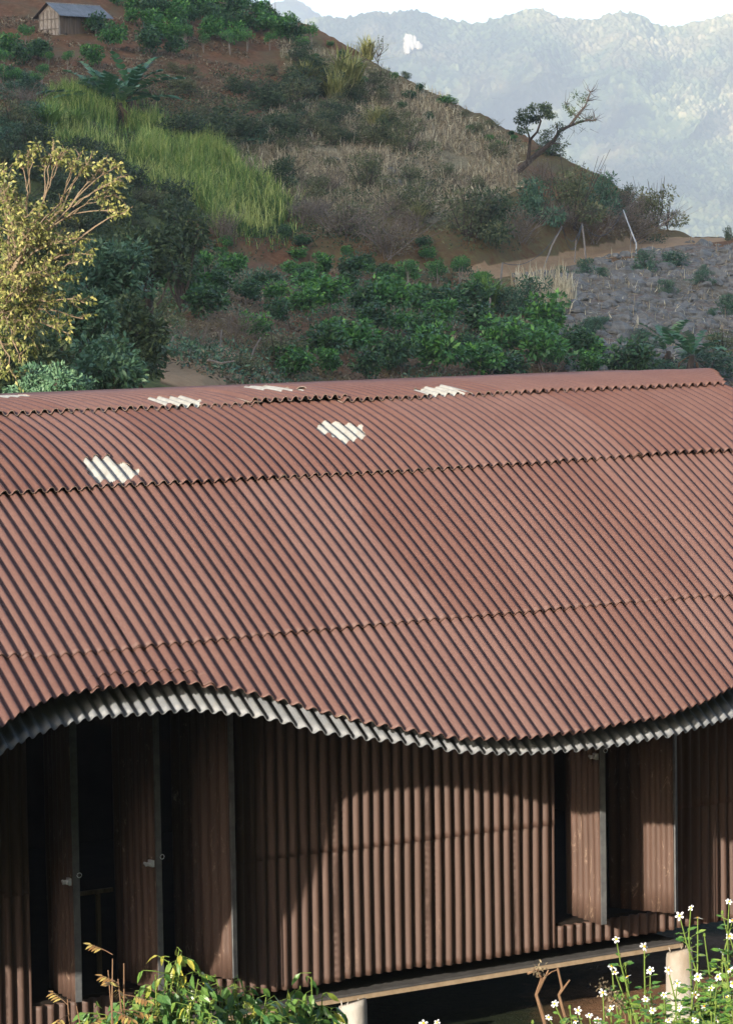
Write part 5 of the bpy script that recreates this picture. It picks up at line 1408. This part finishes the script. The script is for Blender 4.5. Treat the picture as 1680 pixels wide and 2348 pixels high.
# ------------------------------------------------------------------ foreground shrub, flowers, dry stalk
def fg_shrub(name, tips, D, lab, leafm, sc=1., compound=False, stemm=stem_green, basepx=None):
    bx_ = np.mean([t[0] for t in tips]) if basepx is None else basepx
    base = at(bx_, 2400, D); base[2] = ground_z(base[0], base[1]) - .05
    r = empty(name, base); tag(r, lab, 'shrub')
    tb, lf = MB(), MB()
    for (x, y, dd) in tips:
        e = at(x, y, D + dd) - base; s = np.array([jit(.05), jit(.05), 0]); m = s * .45 + e * .55 + np.array([jit(.03), jit(.03), .08])
        tb.tube([s, m, e], [.008, .006, .003], 5)
        nl_ = 8 if compound else 44
        for k in range(nl_):
            t = rng.uniform(.55, 1.02) if k % 3 else rng.uniform(.25, .6); p = m + (e - m) * ((t - .55) / .45) if t > .55 else s + (m - s) * t / .55
            a = rng.uniform(0, 6.28); d = np.array([math.cos(a), math.sin(a), rng.uniform(-.5, .5)])
            pe = p + d / np.linalg.norm(d) * rng.uniform(.02, .07)
            tb.tube([p, pe], [.0025, .0018], 4)
            ld_ = d * .6 + np.array([0, 0, -rng.uniform(.2, 1.1)])
            if compound:
                ax = d * .8 + np.array([0, 0, -.1]); ax /= np.linalg.norm(ax); L = rng.uniform(.07, .13); sd = np.cross(ax, [0, 0, 1.]); sd /= np.linalg.norm(sd)
                tb.tube([pe, pe + ax * L], [.0022, .0012], 4)
                for j in range(4):
                    for sg in (-1, 1): lf.leaf(pe + ax * L * (.25 + .22 * j), sd * sg + ax * .5 + np.array([0, 0, -.35]), [0, -.4, 1], .045 * sc, .019 * sc, 0, float(rng.random()), .2, .2)
                lf.leaf(pe + ax * L, ax + np.array([0, 0, -.2]), [0, -.4, 1], .05 * sc, .02 * sc, 0, float(rng.random()))
            else:
                lf.leaf(pe, ld_, [-.5 + jit(.4), -.7 + jit(.4), .7], rng.uniform(.06, .10) * sc, rng.uniform(.028, .044) * sc, 0, float(np.clip(.45 + .32 * rng.normal() + (.2 if y < 2160 else -.12), 0, 1)), .22, .25)
    tb.build('stem', stemm, r); lf.build('leaves', leafm, r, tone=True)
fg_shrub('leafy_shrub', [(398, 2104, .1), (402, 2116, 0), (375, 2130, .1), (345, 2160, -.1), (430, 2150, .1), (440, 2170, -.1), (330, 2190, .1), (380, 2190, 0), (300, 2200, 0), (460, 2190, .1), (350, 2235, -.2), (420, 2230, -.2), (290, 2245, -.1), (470, 2250, -.2), (270, 2215, 0), (215, 2240, .1), (200, 2258, 0), (315, 2215, .1), (405, 2195, .1), (365, 2250, -.1), (245, 2262, -.1), (320, 2262, -.2), (440, 2215, 0)], 15.2, 'shrub with fresh yellow green drooping leaves, tallest in front of the wall', shrub_leaf)
fg_shrub('leafy_shrub', [(480, 2170, .1), (520, 2175, 0), (560, 2195, .1), (500, 2215, 0), (540, 2225, -.1), (590, 2210, -.1), (620, 2225, .1), (580, 2250, -.2), (520, 2260, -.2), (625, 2255, -.1), (465, 2240, 0), (490, 2195, .1), (545, 2190, .1), (575, 2230, 0), (510, 2240, -.1), (600, 2245, 0), (555, 2262, -.1)], 15.6, 'middle green shrub with broad drooping leaves under the brown wall', shrub_leaf)
fg_shrub('leafy_shrub', [(690, 2165, 0), (665, 2185, .1), (640, 2200, 0), (715, 2205, 0), (680, 2220, -.1), (735, 2235, .05), (650, 2240, -.2), (700, 2255, -.2), (755, 2262, -.1), (610, 2245, 0)], 16., 'green shrub with hanging leaves in front of the left log post', shrub_leaf)
fg_shrub('leafy_shrub', [(250, 2125, 0), (240, 2150, .1), (275, 2135, 0), (262, 2170, 0), (150, 2215, 0), (170, 2230, .1)], 15., 'spindly shrub with reddish yellow feathery leaves beside the tall green shrub', red_leaf, 1., True, stem_dry)

def petal_flower(parent, p, r, seed):
    rr = np.random.default_rng(seed); n = np.array([rr.normal() * .45 - .25, rr.normal() * .4 - .55, .75]); n /= np.linalg.norm(n)
    e1 = np.cross(n, [0, 1, .3]); e1 /= np.linalg.norm(e1); e2 = np.cross(n, e1)
    fl = MB(); k = int(rr.integers(5, 7)); a0 = rr.uniform(0, 6)
    for j in range(k):
        a = a0 + 2 * math.pi * j / k + rr.normal() * .1; d = math.cos(a) * e1 + math.sin(a) * e2; s = np.cross(n, d); L = r * rr.uniform(.85, 1.1)
        b0 = d * r * .22; w_ = r * .27; dz = n * r * rr.uniform(-.25, .08)
        fl.add([b0 - s * w_ * .4, b0 + s * w_ * .4, d * L * .65 + s * w_ + dz * .5, d * L * .95 + s * w_ * .6 + dz, d * L + dz, d * L * .95 - s * w_ * .6 + dz, d * L * .65 - s * w_ + dz * .5, d * L * .5 + dz * .3 + n * .002], [(0, 1, 7), (1, 2, 7), (2, 3, 7), (3, 4, 7), (4, 5, 7), (5, 6, 7), (6, 0, 7)])
    o = fl.build('flower', petal, parent); o.location = p
    dk = MB(); V = []; F = []
    for i, (rd_, hh) in enumerate(((.30, .0), (.30, .10), (.18, .22))):
        for j in range(8): V.append(n * r * hh + (math.cos(j * .785) * e1 + math.sin(j * .785) * e2) * r * rd_)
    F = [(i * 8 + j, i * 8 + (j + 1) % 8, (i + 1) * 8 + (j + 1) % 8, (i + 1) * 8 + j) for i in range(2) for j in range(8)] + [tuple(range(16, 24))]
    dk.add(V, F); d_ = dk.build('flower_disc', discm, o)
def herb(tips, D, basepx, lab, seed, nleaf=26, low=None):
    base = at(basepx, 2400, D); base[2] = ground_z(base[0], base[1]) - .03
    r = empty('flowering_herb', base); tag(r, lab, 'flowering plant', 'white flowering herbs at the lower right')
    tb, lf = MB(), MB(); u = D / 6898.
    main = []
    for i, (x, y, dd, fl) in enumerate(tips):
        e = at(x, y, D + dd) - base; s = np.array([jit(.04), jit(.04), 0]); m = s * .5 + e * .5 + np.array([jit(.07), jit(.05), .02])
        tb.tube([s, m, e * .8 + m * .2 + np.array([jit(.008), 0, 0]), e], [.0055, .004, .003, .002], 5)
        if fl: petal_flower(r, e, rng.uniform(8.5, 11.5) * u, seed * 100 + i)
        else:
            tb.tube([e, e + np.array([0, 0, .012])], [.006, .004], 6)
        for k in range(int(nleaf * 2.2) if fl else int(nleaf * 1.6)):
            t = rng.uniform(.25, .95) ** 1.0; p = m + (e - m) * ((t - .5) / .5) if t > .5 else s + (m - s) * (t / .5)
            a = rng.uniform(0, 6.28); d = np.array([math.cos(a), math.sin(a), rng.uniform(-.1, .7)]); d /= np.linalg.norm(d); pe = p + d * rng.uniform(.01, .04)
            tb.tube([p, pe], [.0016, .0012], 3)
            L = rng.uniform(.026, .062) * (1.3 - .6 * t)
            for off_ in (0, .7, -.7):
                c, s_ = math.cos(off_), math.sin(off_); d2 = np.array([d[0] * c - d[1] * s_, d[0] * s_ + d[1] * c, d[2]])
                lf.leaf(pe, d2, [-.2, -.4 + jit(.3), 1], L * (1 if off_ == 0 else .75), L * .5, 0, float(rng.random()), .2, .2)
    tb.build('stem', stem_green, r); lf.build('leaves', bidens_leaf, r, tone=True)
herb([(1530, 2012, 0, 1), (1505, 2030, .1, 1), (1545, 2035, 0, 1), (1615, 1998, -.1, 1), (1622, 2040, 0, 1), (1600, 2025, .1, 0), (1560, 2075, 0, 0), (1616, 2075, 0, 1), (1600, 2110, 0, 1)], 11.5, 1640, 'tallest white flowering herb at the right edge, its blooms against the dark wall', 1, 9)
herb([(1365, 2082, 0, 1), (1427, 2098, 0, 1), (1385, 2140, 0, 0), (1440, 2150, .1, 1), (1355, 2142, 0, 1), (1390, 2165, 0, 1), (1362, 2155, 0, 1), (1430, 2200, 0, 0)], 11.8, 1450, 'slender herb with white blooms standing left of the right log post', 2, 10)
herb([(1545, 2165, 0, 1), (1540, 2205, 0, 1), (1500, 2180, 0, 1), (1575, 2190, 0, 1), (1590, 2165, 0, 1), (1480, 2150, 0, 1), (1560, 2230, 0, 1), (1610, 2210, 0, 1), (1530, 2240, 0, 1), (1616, 2150, 0, 1)], 11., 1570, 'bushy white flowering herb in front of the lit soil right of the log post', 3, 24)
herb([(1470, 2205, 0, 1), (1505, 2235, 0, 1), (1445, 2240, 0, 1), (1480, 2262, 0, 1), (1540, 2262, 0, 1), (1410, 2255, 0, 0), (1590, 2260, 0, 1), (1430, 2215, 0, 1)], 10.6, 1490, 'low leafy herb with white blooms at the foot of the right log post', 4, 26)
herb([(1335, 2200, 0, 1), (1352, 2235, 0, 1), (1305, 2250, 0, 1), (1280, 2240, 0, 1), (1375, 2245, 0, 0), (1325, 2262, 0, 1)], 11., 1330, 'short herb with clustered white blooms left of the log post foot', 5, 12)
herb([(1228, 2225, 0, 1), (1215, 2255, 0, 1), (1262, 2235, 0, 0), (1275, 2262, 0, 1), (1180, 2268, 0, 0)], 11., 1240, 'small herb with white blooms beside the dry brown stalks', 6, 12)
herb([(968, 2266, 0, 1), (938, 2268, 0, 1)], 11., 955, 'white blooms just showing at the bottom edge under the house', 7, 6)
herb([(1605, 2130, 0, 0), (1622, 2180, 0, 1), (1585, 2225, 0, 0), (1612, 2250, 0, 1), (1550, 2250, 0, 0), (1575, 2250, .1, 0)], 10.4, 1610, 'dense bright green herb filling the bottom right corner', 8, 34)
def dry_stalk(px, D, segs, lab, tufts=()):
    base = at(px, 2400, D); base[2] = ground_z(base[0], base[1]); r = empty('dry_stalk', base); tag(r, lab, 'dry stalk')
    b = MB()
    for pts, r0 in segs:
        Q = [at(x, y, D) - base for x, y in pts]; 
        b.tube(Q, list(np.linspace(r0, r0 * .6, len(Q))), 6)
    b.build('stem', stem_dry, r)
    if tufts:
        LPs = []
        for x, y, rr_ in tufts:
            c = at(x, y, D) - base; LPs.append(c + rng.normal(size=(60, 3)) * rr_ * D / 6898. * .5)
        Pn = np.concatenate(LPs); n = len(Pn)
        fmesh('seed_head', leaves(Pn, rvec(n), rvec(n), .018, .006, rng.random(n)), dry_leaf, r)
dry_stalk(1210, 12., [([(1240, 2420), (1205, 2260), (1188, 2205), (1200, 2170), (1190, 2150), (1168, 2158)], .009), ([(1188, 2205), (1215, 2150)], .006), ([(1240, 2420), (1255, 2265), (1238, 2205), (1245, 2190), (1235, 2145)], .008), ([(1238, 2205), (1262, 2172)], .006), ([(1200, 2170), (1222, 2154), (1238, 2148)], .003)], 'forked dry brown stalks standing before the dark space under the house', ((1192, 2152, 14),))
dry_stalk(1340, 11.4, [([(1400, 2420), (1385, 2250), (1360, 2215), (1338, 2195)], .004), ([(1360, 2215), (1350, 2225)], .003)], 'withered brown seed heads left of the right log post', ((1335, 2190, 18), (1352, 2210, 14), (1348, 2235, 12), (1372, 2225, 10)))
